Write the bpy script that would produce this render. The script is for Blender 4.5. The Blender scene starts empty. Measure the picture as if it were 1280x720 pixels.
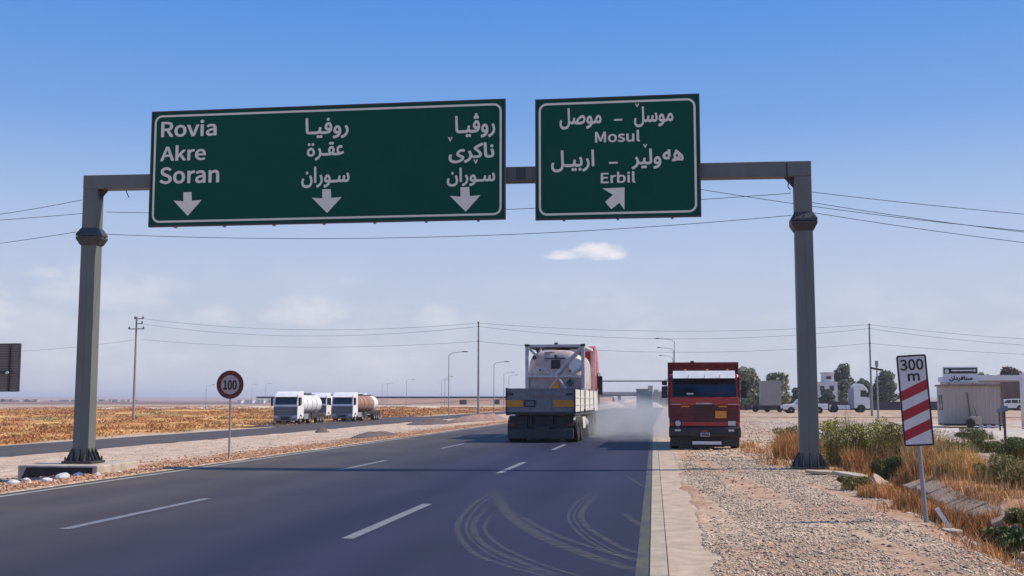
import bpy, bmesh, math, random
import numpy as np
from mathutils import Vector, Matrix, Euler
R = math.radians
sc = bpy.context.scene
C = sc.collection

# ------------------------------------------------------------------ camera
cd = bpy.data.cameras.new('camera'); cam = bpy.data.objects.new('camera', cd); C.objects.link(cam)
cam.location = (0, 0, 1.6)
cam.rotation_euler = (R(90 + 5.711), 0, R(7.89))
cd.sensor_width = 36; cd.lens = 39.375; cd.clip_start = .05; cd.clip_end = 40000
sc.camera = cam
# ------------------------------------------------------------------ light
SUN = Vector((.85, .20, 1.0)).normalized()
SUN_EL = math.asin(SUN.z); SUN_AZ = math.atan2(SUN.x, SUN.y)
sl = bpy.data.lights.new('sun', 'SUN'); so = bpy.data.objects.new('sun', sl); C.objects.link(so)
sl.energy = 4.9; sl.angle = R(.5); sl.color = (1.0, .89, .75)
so.rotation_euler = SUN.to_track_quat('Z', 'Y').to_euler(); so.location = (20, 5, 30)
sc.view_settings.view_transform = 'Standard'; sc.view_settings.look = 'None'
sc.view_settings.exposure = .08; sc.view_settings.gamma = 1; sc.view_settings.use_curve_mapping = False

def build_world():
    w = bpy.data.worlds.new('World'); sc.world = w; w.use_nodes = True
    nt = w.node_tree; N = nt.nodes; L = nt.links; bg = N['Background']
    def M(op, a, b=None, c=None, clamp=False):
        n = N.new('ShaderNodeMath'); n.operation = op; n.use_clamp = clamp
        for i, v in enumerate((a, b, c)):
            if v is None: continue
            if hasattr(v, 'is_linked'): L.new(v, n.inputs[i])
            else: n.inputs[i].default_value = v
        return n.outputs[0]
    sky = N.new('ShaderNodeTexSky'); sky.sky_type = 'NISHITA'; sky.sun_disc = False
    sky.sun_elevation = SUN_EL; sky.sun_rotation = SUN_AZ
    sky.altitude = 300; sky.air_density = 1.0; sky.dust_density = 1.2; sky.ozone_density = 2.0
    tc = N.new('ShaderNodeTexCoord'); sp = N.new('ShaderNodeSeparateXYZ'); L.new(tc.outputs['Generated'], sp.inputs[0])
    x, y, z = sp.outputs
    el = M('ARCSINE', z); az = M('ARCTAN2', x, y)
    # hazy lower sky: the air near the horizon is a flat lavender grey in the photograph
    hz = N.new('ShaderNodeMapRange'); hz.interpolation_type = 'SMOOTHERSTEP'
    hz.inputs['From Min'].default_value = -.02; hz.inputs['From Max'].default_value = .34
    hz.inputs['To Min'].default_value = .93; hz.inputs['To Max'].default_value = .12
    L.new(el, hz.inputs['Value'])
    hi = N.new('ShaderNodeMapRange'); hi.interpolation_type = 'SMOOTHSTEP'
    hi.inputs['From Min'].default_value = 0; hi.inputs['From Max'].default_value = .42
    L.new(el, hi.inputs['Value'])
    ramp = N.new('ShaderNodeValToRGB'); cr = ramp.color_ramp
    cr.elements[0].position = 0; cr.elements[0].color = (5.9, 6.2, 7.3, 1)
    cr.elements[1].position = 1; cr.elements[1].color = (.62, 2.6, 7.7, 1)
    e = cr.elements.new(.30); e.color = (4.3, 5.5, 8.0, 1)
    e = cr.elements.new(.62); e.color = (1.8, 3.8, 7.9, 1)
    L.new(hi.outputs[0], ramp.inputs[0])
    mix = N.new('ShaderNodeMixRGB'); mix.blend_type = 'MIX'
    L.new(M('MAXIMUM', hz.outputs[0], .86), mix.inputs[0]); L.new(sky.outputs[0], mix.inputs[1]); L.new(ramp.outputs[0], mix.inputs[2])
    # clouds, set by direction
    cv = N.new('ShaderNodeCombineXYZ'); L.new(M('MULTIPLY', az, 1.0), cv.inputs[0]); L.new(M('MULTIPLY', el, 1.9), cv.inputs[1])
    def noise(scale, det, off=0):
        n = N.new('ShaderNodeTexNoise'); n.inputs['Scale'].default_value = scale; n.inputs['Detail'].default_value = det
        n.inputs['Roughness'].default_value = .62
        va = N.new('ShaderNodeVectorMath'); va.operation = 'ADD'; va.inputs[1].default_value = (off, off * .7, 0)
        L.new(cv.outputs[0], va.inputs[0]); L.new(va.outputs[0], n.inputs['Vector']); return n.outputs[0]
    nf = noise(34, 7); nb = noise(9, 4, 3.1)
    tot = None
    for (ca, ce, wa, we, st) in ((-.060, .1295, .028, .012, .9), (-.090, .1275, .020, .0065, .8), (-.318, .074, .044, .022, .42), (-.485, .088, .075, .026, .30),
                                 (-.585, .066, .040, .026, .5), (-.397, .070, .022, .014, .35), (-.206, .071, .026, .020, .3),
                                 (-.535, .103, .018, .008, .4), (-.285, .104, .02, .007, .14)):
        u = M('DIVIDE', M('SUBTRACT', az, ca), wa); vv = M('DIVIDE', M('SUBTRACT', el, ce), we)
        vv = M('MAXIMUM', vv, M('MULTIPLY', vv, -1.9))       # flatter undersides
        r = M('ADD', M('MULTIPLY', u, u), M('MULTIPLY', vv, vv))
        k = M('ADD', M('SUBTRACT', 1.0, r), M('MULTIPLY', M('SUBTRACT', nf, .5), 2.6))
        k = M('MULTIPLY', M('MULTIPLY', k, .9, clamp=True), st)
        tot = k if tot is None else M('MAXIMUM', tot, k)
    band = N.new('ShaderNodeMapRange'); band.interpolation_type = 'SMOOTHSTEP'
    band.inputs['From Min'].default_value = .15; band.inputs['From Max'].default_value = .03
    L.new(el, band.inputs['Value'])
    fa = M('MULTIPLY', M('MULTIPLY', M('SUBTRACT', M('ADD', M('MULTIPLY', nb, .8), M('MULTIPLY', nf, .2)), .47), 1.6, clamp=True), band.outputs[0])
    tot = M('MAXIMUM', tot, fa)
    cl = N.new('ShaderNodeMixRGB'); L.new(tot, cl.inputs[0]); L.new(mix.outputs[0], cl.inputs[1]); cl.inputs[2].default_value = (9.3, 8.7, 8.9, 1)
    L.new(cl.outputs[0], bg.inputs[0]); bg.inputs[1].default_value = .098
build_world()

# ------------------------------------------------------------------ materials
MAT = {}
def mat(name, col, rough=.6, metal=0.0, var=.15, scale=6.0, dirt=None, dirt_amt=.0, dirt_scale=2.5, bump=0.0, bscale=None,
        spec=.5, emit=None, island=0.0, attr=False, stretch=None, coat=0.0):
    if name in MAT: return MAT[name]
    m = bpy.data.materials.new(name); m.use_nodes = True; nt = m.node_tree; N = nt.nodes; L = nt.links
    b = N['Principled BSDF']; b.inputs['Roughness'].default_value = rough; b.inputs['Metallic'].default_value = metal
    b.inputs['Specular IOR Level'].default_value = spec; b.inputs['Coat Weight'].default_value = coat
    tc = N.new('ShaderNodeTexCoord'); vec = tc.outputs['Object']
    if stretch:
        mp = N.new('ShaderNodeMapping'); mp.inputs['Scale'].default_value = stretch; L.new(vec, mp.inputs[0]); vec = mp.outputs[0]
    n = N.new('ShaderNodeTexNoise'); n.inputs['Scale'].default_value = scale; n.inputs['Detail'].default_value = 6; L.new(vec, n.inputs['Vector'])
    def mul(sock, fac_sock, lo, hi):
        mr = N.new('ShaderNodeMapRange'); mr.inputs['From Min'].default_value = .25; mr.inputs['From Max'].default_value = .75
        mr.inputs['To Min'].default_value = lo; mr.inputs['To Max'].default_value = hi; L.new(fac_sock, mr.inputs['Value'])
        v = N.new('ShaderNodeVectorMath'); v.operation = 'SCALE'; L.new(sock, v.inputs[0]); L.new(mr.outputs[0], v.inputs['Scale']); return v.outputs[0]
    if attr:
        a = N.new('ShaderNodeAttribute'); a.attribute_name = 'Col'; base = a.outputs['Color']
    else:
        rgb = N.new('ShaderNodeRGB'); rgb.outputs[0].default_value = (*col, 1); base = rgb.outputs[0]
    base = mul(base, n.outputs[0], 1 - var, 1 + var)
    if island:
        g = N.new('ShaderNodeNewGeometry'); 
        mr = N.new('ShaderNodeMapRange'); mr.inputs['To Min'].default_value = 1 - island; mr.inputs['To Max'].default_value = 1 + island
        L.new(g.outputs['Random Per Island'], mr.inputs['Value'])
        v = N.new('ShaderNodeVectorMath'); v.operation = 'SCALE'; L.new(base, v.inputs[0]); L.new(mr.outputs[0], v.inputs['Scale']); base = v.outputs[0]
    if dirt:
        n2 = N.new('ShaderNodeTexNoise'); n2.inputs['Scale'].default_value = dirt_scale; n2.inputs['Detail'].default_value = 8; n2.inputs['Roughness'].default_value = .7
        L.new(vec, n2.inputs['Vector'])
        mr = N.new('ShaderNodeMapRange'); mr.inputs['From Min'].default_value = .42; mr.inputs['From Max'].default_value = .68
        mr.inputs['To Max'].default_value = dirt_amt; L.new(n2.outputs[0], mr.inputs['Value'])
        mx = N.new('ShaderNodeMixRGB'); L.new(mr.outputs[0], mx.inputs[0]); L.new(base, mx.inputs[1]); mx.inputs[2].default_value = (*dirt, 1); base = mx.outputs[0]
    L.new(base, b.inputs['Base Color'])
    if bump:
        n3 = N.new('ShaderNodeTexNoise'); n3.inputs['Scale'].default_value = bscale or scale * 4; n3.inputs['Detail'].default_value = 5; L.new(vec, n3.inputs['Vector'])
        bp = N.new('ShaderNodeBump'); bp.inputs['Strength'].default_value = bump; bp.inputs['Distance'].default_value = .02
        L.new(n3.outputs[0], bp.inputs['Height']); L.new(bp.outputs[0], b.inputs['Normal'])
    if emit:
        b.inputs['Emission Color'].default_value = (*emit, 1); b.inputs['Emission Strength'].default_value = 1
    MAT[name] = m; return m

steel = mat('galvanised_steel', (.135, .148, .132), .6, .0, .12, 3, (.13, .10, .07), .45, 2.2, stretch=(1, 1, .25))
steel_dark = mat('dark_steel', (.055, .056, .058), .55, .3, .15, 5, (.12, .08, .05), .4)
sign_green = mat('sign_green', (.001, .078, .045), .6, 0, .05, 1.2, (.012, .07, .05), .25, 1.5, spec=.12)
sign_white = mat('sign_white', (.90, .80, .62), .6, 0, .05, 9, spec=.2)
sign_back = mat('sign_back', (.36, .37, .38), .5, .4, .1, 3)
asphalt = None
concrete = mat('concrete', (.46, .34, .235), .9, 0, .2, 4, (.22, .16, .11), .5, 3, .35, 30)
concrete_pale = mat('pale_concrete', (.46, .39, .31), .9, 0, .22, 3, (.25, .18, .12), .6, 2.0, .4, 30)
paint_line = mat('road_paint', (.19, .19, .21), .7, 0, .15, 4, (.09, .09, .12), .8, 9)
red_paint = mat('red_truck_paint', (.46, .022, .016), .42, 0, .12, 3, (.14, .07, .05), .5, 2.5, coat=.2)
dark_red = mat('dark_red_body', (.16, .017, .015), .6, 0, .15, 3, (.12, .07, .05), .5, 3)
maroon = mat('maroon_trim', (.13, .017, .02), .5, 0, .15, 5)
black_plastic = mat('black_plastic', (.018, .018, .021), .55, 0, .2, 6, (.09, .075, .06), .35)
rubber = mat('tyre_rubber', (.02, .02, .02), .85, 0, .2, 8, (.12, .09, .06), .5)
rim_mat = mat('wheel_rim', (.25, .22, .2), .55, .4, .2, 6, (.12, .08, .05), .6)
glass = mat('windscreen_glass', (.012, .016, .03), .07, 0, .05, 2, spec=.6)
lamp_glass = mat('lamp_glass', (.55, .56, .6), .15, .2, .1, 10)
orange_refl = mat('orange_plate', (.72, .26, .03), .5, 0, .12, 7)
white_paint = mat('white_paint', (.78, .78, .76), .4, 0, .06, 3, (.4, .36, .3), .3)
cream = mat('dusty_white_panel', (.72, .69, .60), .5, 0, .08, 3, (.42, .36, .28), .5, 3)
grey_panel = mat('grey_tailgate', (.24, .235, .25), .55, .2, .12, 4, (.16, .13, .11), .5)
tank_mat = mat('tank_cladding', (.66, .58, .55), .5, .1, .12, 2.5, (.32, .20, .15), .8, 1.7)
frame_mat = mat('tank_frame', (.60, .55, .54), .55, 0, .12, 3, (.3, .2, .15), .5)
brown_tank = mat('rusty_tank', (.34, .18, .12), .6, .1, .15, .9, (.2, .1, .07), .6)
wire_mat = mat('cable', (.02, .02, .03), .6)
pole_mat = mat('pole_steel', (.30, .30, .31), .6, .2, .12, 2, (.16, .12, .1), .4)
bark = mat('bark', (.14, .10, .07), .9, 0, .25, 6)
leaf = mat('leaf', (.30, .31, .19), .7, 0, .2, .8, island=.55, spec=.2)
leaf_dark = mat('leaf_dark', (.19, .205, .14), .7, 0, .2, .8, island=.5, spec=.2)
leaf_red = mat('leaf_brown', (.15, .09, .08), .7, 0, .2, .8, island=.5, spec=.2)
weed = mat('weed_leaf', (.36, .34, .07), .7, 0, .25, 2, island=.5, spec=.2)
weed_dull = mat('weed_dull', (.23, .20, .07), .7, 0, .25, 2, island=.5, spec=.2)
straw = mat('straw', (.66, .44, .17), .85, 0, .3, 1.5, island=.5, spec=.1)
rust_grass = mat('rust_grass', (.56, .30, .12), .85, 0, .4, 1.2, island=.65, spec=.1)
weed_green = mat('weed_green', (.13, .15, .05), .7, 0, .25, 2, island=.5, spec=.2)
wall_white = mat('white_wall', (.72, .70, .68), .8, 0, .08, .8, (.5, .45, .4), .4)
wall_beige = mat('beige_wall', (.45, .38, .33), .8, 0, .1, .5)
wall_grey = mat('grey_metal_sheet', (.40, .38, .36), .6, .1, .1, .6, (.3, .22, .17), .5)
wall_brown = mat('brown_wall', (.13, .085, .075), .8, 0, .15, .5)
cabin_mat = mat('cabin_sheet', (.42, .355, .30), .6, .1, .1, 1.2, (.32, .22, .16), .5, 1.2, stretch=(1, 1, .2))
sign_red = mat('sign_red', (.36, .012, .02), .45, 0, .06, 5)
sign_black = mat('sign_black', (.012, .012, .014), .5)
sign_face = mat('sign_face', (.46, .39, .39), .5, 0, .06, 6)
stone_white = mat('white_stone', (.62, .58, .54), .9, 0, .15, 8, bump=.4)
green_dark_mat = mat('placard_green', (.01, .06, .055), .5)
tower_mat = mat('grey_green_concrete', (.34, .36, .33), .85, 0, .12, .8)

def asphalt_mat(name, tyre_tracks):
    m = bpy.data.materials.new(name); m.use_nodes = True; nt = m.node_tree; N = nt.nodes; L = nt.links; b = N['Principled BSDF']
    tc = N.new('ShaderNodeTexCoord')
    def nz(scale, det=6, st=None, rough=.6):
        n = N.new('ShaderNodeTexNoise'); n.inputs['Scale'].default_value = scale; n.inputs['Detail'].default_value = det; n.inputs['Roughness'].default_value = rough
        if st:
            mp = N.new('ShaderNodeMapping'); mp.inputs['Scale'].default_value = st; L.new(tc.outputs['Object'], mp.inputs[0]); L.new(mp.outputs[0], n.inputs['Vector'])
        else: L.new(tc.outputs['Object'], n.inputs['Vector'])
        return n.outputs[0]
    fine = nz(150, 3); mid = nz(.9, 5, (1, .12, 1)); big = nz(.25, 4)
    r = N.new('ShaderNodeValToRGB'); r.color_ramp.elements[0].color = (.012, .012, .029, 1); r.color_ramp.elements[0].position = .32
    r.color_ramp.elements[1].color = (.030, .029, .053, 1); r.color_ramp.elements[1].position = .72
    ad = N.new('ShaderNodeMath'); ad.operation = 'ADD'; ml = N.new('ShaderNodeMath'); ml.operation = 'MULTIPLY'; ml.inputs[1].default_value = .45
    L.new(fine, ml.inputs[0]); m2 = N.new('ShaderNodeMath'); m2.operation = 'MULTIPLY'; m2.inputs[1].default_value = .55; L.new(mid, m2.inputs[0])
    L.new(ml.outputs[0], ad.inputs[0]); L.new(m2.outputs[0], ad.inputs[1]); L.new(ad.outputs[0], r.inputs[0])
    # dusty brown wash toward the left lane
    dust = N.new('ShaderNodeMixRGB'); dust.inputs[2].default_value = (.085, .068, .052, 1); L.new(r.outputs[0], dust.inputs[1])
    sx = N.new('ShaderNodeSeparateXYZ'); L.new(tc.outputs['Object'], sx.inputs[0])
    mr = N.new('ShaderNodeMapRange'); mr.inputs['From Min'].default_value = -4.5; mr.inputs['From Max'].default_value = -10.5; mr.inputs['To Max'].default_value = 1.5; mm_clamp = True
    L.new(sx.outputs[0], mr.inputs['Value'])
    mm = N.new('ShaderNodeMath'); mm.operation = 'MULTIPLY'; L.new(mr.outputs[0], mm.inputs[0]); L.new(big, mm.inputs[1]); L.new(mm.outputs[0], dust.inputs[0])
    # polished wheel tracks along each lane, and hairline cracks
    wv = N.new('ShaderNodeMath'); wv.operation = 'SINE'; w0 = N.new('ShaderNodeMath'); w0.operation = 'MULTIPLY'; w0.inputs[1].default_value = 2 * math.pi / 1.85
    L.new(sx.outputs[0], w0.inputs[0]); L.new(w0.outputs[0], wv.inputs[0])
    w1 = N.new('ShaderNodeMath'); w1.operation = 'MULTIPLY_ADD'; w1.inputs[1].default_value = .10; w1.inputs[2].default_value = .72; L.new(wv.outputs[0], w1.inputs[0])
    w2 = N.new('ShaderNodeMath'); w2.operation = 'MULTIPLY_ADD'; w2.inputs[1].default_value = 1.0; L.new(nz(.35, 6, (1, .25, 1), .7), w2.inputs[0]); L.new(w1.outputs[0], w2.inputs[2])
    vo = N.new('ShaderNodeTexVoronoi'); vo.feature = 'DISTANCE_TO_EDGE'; vo.inputs['Scale'].default_value = .22
    dn = N.new('ShaderNodeVectorMath'); dn.operation = 'ADD'; cn_ = N.new('ShaderNodeTexNoise'); cn_.inputs['Scale'].default_value = .9; cn_.inputs['Detail'].default_value = 8; L.new(tc.outputs['Object'], cn_.inputs['Vector'])
    sc_ = N.new('ShaderNodeVectorMath'); sc_.operation = 'SCALE'; sc_.inputs['Scale'].default_value = 2.2; L.new(cn_.outputs['Color'], sc_.inputs[0]); L.new(tc.outputs['Object'], dn.inputs[0]); L.new(sc_.outputs[0], dn.inputs[1]); L.new(dn.outputs[0], vo.inputs['Vector'])
    ck = N.new('ShaderNodeMapRange'); ck.inputs['From Min'].default_value = 0; ck.inputs['From Max'].default_value = .006; ck.inputs['To Min'].default_value = .72; L.new(vo.outputs[0], ck.inputs['Value'])
    w3 = N.new('ShaderNodeMath'); w3.operation = 'MULTIPLY'; L.new(w2.outputs[0], w3.inputs[0]); L.new(ck.outputs[0], w3.inputs[1])
    fin = N.new('ShaderNodeVectorMath'); fin.operation = 'SCALE'; L.new(dust.outputs[0], fin.inputs[0]); L.new(w3.outputs[0], fin.inputs['Scale'])
    L.new(fin.outputs[0], b.inputs['Base Color'])
    b.inputs['Roughness'].default_value = .7; b.inputs['Specular IOR Level'].default_value = .18
    bp = N.new('ShaderNodeBump'); bp.inputs['Strength'].default_value = .35; bp.inputs['Distance'].default_value = .004; L.new(fine, bp.inputs['Height']); L.new(bp.outputs[0], b.inputs['Normal'])
    return m
asphalt = asphalt_mat('asphalt', True)

# ------------------------------------------------------------------ object helpers
def tag(o, label=None, cat=None, group=None, kind=None):
    if label: o['label'] = label
    if cat: o['category'] = cat
    if group: o['group'] = group
    if kind: o['kind'] = kind
    return o
def empty(name, loc=(0, 0, 0), rz=0, label=None, cat=None, group=None):
    o = bpy.data.objects.new(name, None); C.objects.link(o); o.location = loc; o.rotation_euler = (0, 0, rz); o.empty_display_size = .2
    return tag(o, label, cat, group)
class MB:
    def __init__(s): s.v = []; s.f = []
    def add(s, vs, fs):
        k = len(s.v); s.v += [tuple(v) for v in vs]; s.f += [tuple(i + k for i in f) for f in fs]; return s
    def box(s, c, d, rot=None):
        hx, hy, hz = d[0] / 2, d[1] / 2, d[2] / 2
        vs = [Vector((x, y, z)) for x in (-hx, hx) for y in (-hy, hy) for z in (-hz, hz)]
        if rot is not None:
            m = Euler(rot).to_matrix(); vs = [m @ v for v in vs]
        vs = [v + Vector(c) for v in vs]
        return s.add(vs, [(0, 1, 3, 2), (4, 6, 7, 5), (0, 4, 5, 1), (2, 3, 7, 6), (0, 2, 6, 4), (1, 5, 7, 3)])
    def bx(s, x0, x1, y0, y1, z0, z1): return s.box(((x0 + x1) / 2, (y0 + y1) / 2, (z0 + z1) / 2), (abs(x1 - x0), abs(y1 - y0), abs(z1 - z0)))
    def frustum(s, c, b, t, h, off=(0, 0)):   # tapered box: bottom centre c, bottom size b, top size t
        vs = []
        for (w, d, z, ox, oy) in ((b[0], b[1], 0, 0, 0), (t[0], t[1], h, off[0], off[1])):
            for sx, sy in ((-1, -1), (1, -1), (1, 1), (-1, 1)): vs.append((c[0] + ox + sx * w / 2, c[1] + oy + sy * d / 2, c[2] + z))
        return s.add(vs, [(3, 2, 1, 0), (4, 5, 6, 7), (0, 1, 5, 4), (1, 2, 6, 5), (2, 3, 7, 6), (3, 0, 4, 7)])
    def cyl(s, p0, p1, r0, r1=None, n=12, caps=True):
        r1 = r0 if r1 is None else r1
        p0 = Vector(p0); p1 = Vector(p1); q = (p1 - p0).to_track_quat('Z', 'Y')
        vs = []
        for p, r in ((p0, r0), (p1, r1)):
            for i in range(n):
                a = 2 * math.pi * i / n; vs.append(p + q @ Vector((r * math.cos(a), r * math.sin(a), 0)))
        fs = [(i, (i + 1) % n, n + (i + 1) % n, n + i) for i in range(n)]
        if caps: fs += [tuple(range(n - 1, -1, -1)), tuple(range(n, 2 * n))]
        return s.add(vs, fs)
    def tube(s, pts, r, n=6):
        pts = [Vector(p) for p in pts]; vs = []; fs = []
        for i, p in enumerate(pts):
            d = (pts[min(i + 1, len(pts) - 1)] - pts[max(i - 1, 0)]).normalized(); q = d.to_track_quat('Z', 'Y')
            rr = r[i] if hasattr(r, '__len__') else r
            for k in range(n):
                a = 2 * math.pi * k / n; vs.append(p + q @ Vector((rr * math.cos(a), rr * math.sin(a), 0)))
        for i in range(len(pts) - 1):
            for k in range(n): fs.append((i * n + k, i * n + (k + 1) % n, (i + 1) * n + (k + 1) % n, (i + 1) * n + k))
        fs += [tuple(range(n - 1, -1, -1)), tuple(range((len(pts) - 1) * n, len(pts) * n))]
        return s.add(vs, fs)
    def lathe(s, c, axis, prof, n=24):      # prof: list of (t along axis, r)
        c = Vector(c); q = Vector(axis).normalized().to_track_quat('Z', 'Y'); vs = []; fs = []
        for t, r in prof:
            for k in range(n):
                a = 2 * math.pi * k / n; vs.append(c + q @ Vector((r * math.cos(a), r * math.sin(a), t)))
        m = len(prof)
        for i in range(m - 1):
            for k in range(n): fs.append((i * n + k, i * n + (k + 1) % n, (i + 1) * n + (k + 1) % n, (i + 1) * n + k))
        fs += [tuple(range(n - 1, -1, -1)), tuple(range((m - 1) * n, m * n))]
        return s.add(vs, fs)
    def prism(s, poly, axis, a0, a1):       # poly: 2-D outline; axis 'x' -> (y,z) outline, 'y' -> (x,z) outline, 'z' -> (x,y)
        n = len(poly); vs = []
        for a in (a0, a1):
            for p, q in poly: vs.append((a, p, q) if axis == 'x' else (p, a, q) if axis == 'y' else (p, q, a))
        fs = [(i, (i + 1) % n, n + (i + 1) % n, n + i) for i in range(n)] + [tuple(range(n - 1, -1, -1)), tuple(range(n, 2 * n))]
        return s.add(vs, fs)
    def build(s, name, m, parent=None, bevel=0, smooth=False, label=None, cat=None, group=None, kind=None):
        me = bpy.data.meshes.new(name); me.from_pydata(s.v, [], s.f)
        bm = bmesh.new(); bm.from_mesh(me); bmesh.ops.recalc_face_normals(bm, faces=bm.faces)
        bm.to_mesh(me); bm.free()
        if smooth:
            me.polygons.foreach_set('use_smooth', [len(p.vertices) <= 4 for p in me.polygons])
        me.materials.append(m); o = bpy.data.objects.new(name, me); C.objects.link(o)
        if parent: o.parent = parent
        if bevel:
            b = o.modifiers.new('bevel', 'BEVEL'); b.width = bevel; b.segments = 2; b.limit_method = 'ANGLE'; b.angle_limit = R(40)
        return tag(o, label, cat, group, kind)
def B(*a): return MB().bx(*a)
def copy_tree(o, parent=None):
    c = o.copy(); C.objects.link(c)
    if parent: c.parent = parent
    for ch in [k for k in C.objects if k.parent == o]: copy_tree(ch, c)
    return c
def np_mesh(name, verts, faces_flat, nper, m, col=None, smooth=False):
    me = bpy.data.meshes.new(name); nv = len(verts); nf = len(faces_flat) // nper
    me.vertices.add(nv); me.vertices.foreach_set('co', np.asarray(verts, dtype=np.float32).ravel())
    me.loops.add(nf * nper); me.loops.foreach_set('vertex_index', np.asarray(faces_flat, dtype=np.int32))
    me.polygons.add(nf); me.polygons.foreach_set('loop_start', np.arange(0, nf * nper, nper, dtype=np.int32))
    me.polygons.foreach_set('loop_total', np.full(nf, nper, dtype=np.int32))
    if smooth: me.polygons.foreach_set('use_smooth', np.ones(nf, dtype=bool))
    me.update(calc_edges=True)
    if col is not None:
        a = me.color_attributes.new('Col', 'FLOAT_COLOR', 'POINT'); a.data.foreach_set('color', np.asarray(col, dtype=np.float32).ravel())
    me.materials.append(m); o = bpy.data.objects.new(name, me); C.objects.link(o); return o

# ------------------------------------------------------------------ noise / terrain
def _h(i, j, s):
    n = (i * 374761393 + j * 668265263 + s * 974634777) & 0xffffffff
    n = ((n ^ (n >> 13)) * 1274126177) & 0xffffffff
    return ((n ^ (n >> 16)) & 0xffff) / 65535.0
def vnoise(x, y, s=0):
    x = np.asarray(x, dtype=np.float64); y = np.asarray(y, dtype=np.float64)
    i = np.floor(x).astype(np.int64); j = np.floor(y).astype(np.int64); fx = x - i; fy = y - j
    fx = fx * fx * (3 - 2 * fx); fy = fy * fy * (3 - 2 * fy)
    a = _h(i, j, s); b = _h(i + 1, j, s); c = _h(i, j + 1, s); d = _h(i + 1, j + 1, s)
    return (a * (1 - fx) + b * fx) * (1 - fy) + (c * (1 - fx) + d * fx) * fy
def fbm(x, y, s=0, o=4):
    t = 0; a = .5; k = 0
    for q in range(o): t = t + a * vnoise(x * 2 ** q, y * 2 ** q, s + q); k += a; a *= .5
    return t / k
def ex(y): return -.0125 * (np.clip(y, -60, 70) - 10.5)     # the right road edge drifts left going away
def ss(a, b, x):
    t = np.clip((x - a) / (b - a), 0, 1); return t * t * (3 - 2 * t)
ROAD_END = 232.0
def ditch_c(y): return 3.70 + (np.clip(y, 10, 30) - 15) * .055
def height(x, y):
    x = np.asarray(x, dtype=np.float64); y = np.asarray(y, dtype=np.float64)
    z = np.interp(x, [-27.5, -20, -14.2, -11.6, 0], [-.8, -.58, -.27, -.0, 0])
    near = ss(400, 150, np.hypot(x, y))
    # verge texture
    z = z + np.where((x < -11.4) & (x > -27.6), (fbm(x * .9, y * .9, 5) - .45) * .16 * ss(-11.5, -13, x) , 0) * ss(0, 1, x * 0 + 1)
    # left field, past the second carriageway
    fld = ss(-35.2, -38, x)
    z = z + fld * (fbm(x * .22, y * .22, 9) - .5) * .55 * near + fld * (fbm(x * .02, y * .02, 31) - .5) * 1.2
    # right-hand verge, ditch and bank
    dc = ditch_c(y); m = ss(9, 12, y) * ss(31, 26, y)
    z = z - .30 * m * np.exp(-((x - dc - .25) / .38) ** 2)
    z = z + .16 * m * ss(dc + .45, dc + .95, x) * ss(9, 5.5, x)
    z = z + np.where(x > .5, (fbm(x * 1.3, y * 1.3, 12) - .5) * .05 * ss(.5, 1.2, x), 0)
    z = z + ss(3.6, 6, x) * (fbm(x * .5, y * .5, 15) - .5) * .22 * ss(60, 35, y)
    # roads sit in the ground
    xr = x - ex(y) * np.exp(-(x / 3.0) ** 2)
    edgeL = -11.30 + (fbm(y * .8, y * 0 + 3, 2) - .5) * .35
    inroad = ss(edgeL - .12, edgeL + .02, x) * ss(.42 + .3 * (fbm(y * 1.1, y * 0 + 7, 3) - .4), .28 + .3 * (fbm(y * 1.1, y * 0 + 7, 3) - .4), xr) * ss(ROAD_END + 3, ROAD_END, y)
    z = z * (1 - inroad) + inroad * (-.06)
    z = z + (1 - inroad) * .012 * ss(-30, -12, x) * ss(8, 3, x)
    e2 = (fbm(y * .5, y * 0 + 11, 4) - .5) * .5
    in2 = ss(-34.9 + e2, -34.7 + e2, x) * ss(-27.8 - e2, -28.0 - e2, x) * ss(330, 325, y)
    z = z * (1 - in2) + in2 * (-.87)
    # far rise to the horizon
    dist = np.hypot(x, y)
    z = z + ss(2500, 7000, dist) * (8 + 16 * fbm(x * .0007 + 3, y * .0007, 40, 3))
    return z
def hz(x, y): return float(height(np.array([x]), np.array([y]))[0])
def axis_lines(fine, g, far):
    a, b, st = fine; L = list(np.arange(a, b, st)); s = st; p = b
    while p < far: s *= g; L.append(p); p += s
    s = st; p = a - st; lo = []
    while p > -far: s *= g; lo.append(p); p -= s
    return np.array(sorted(lo + L))
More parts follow.
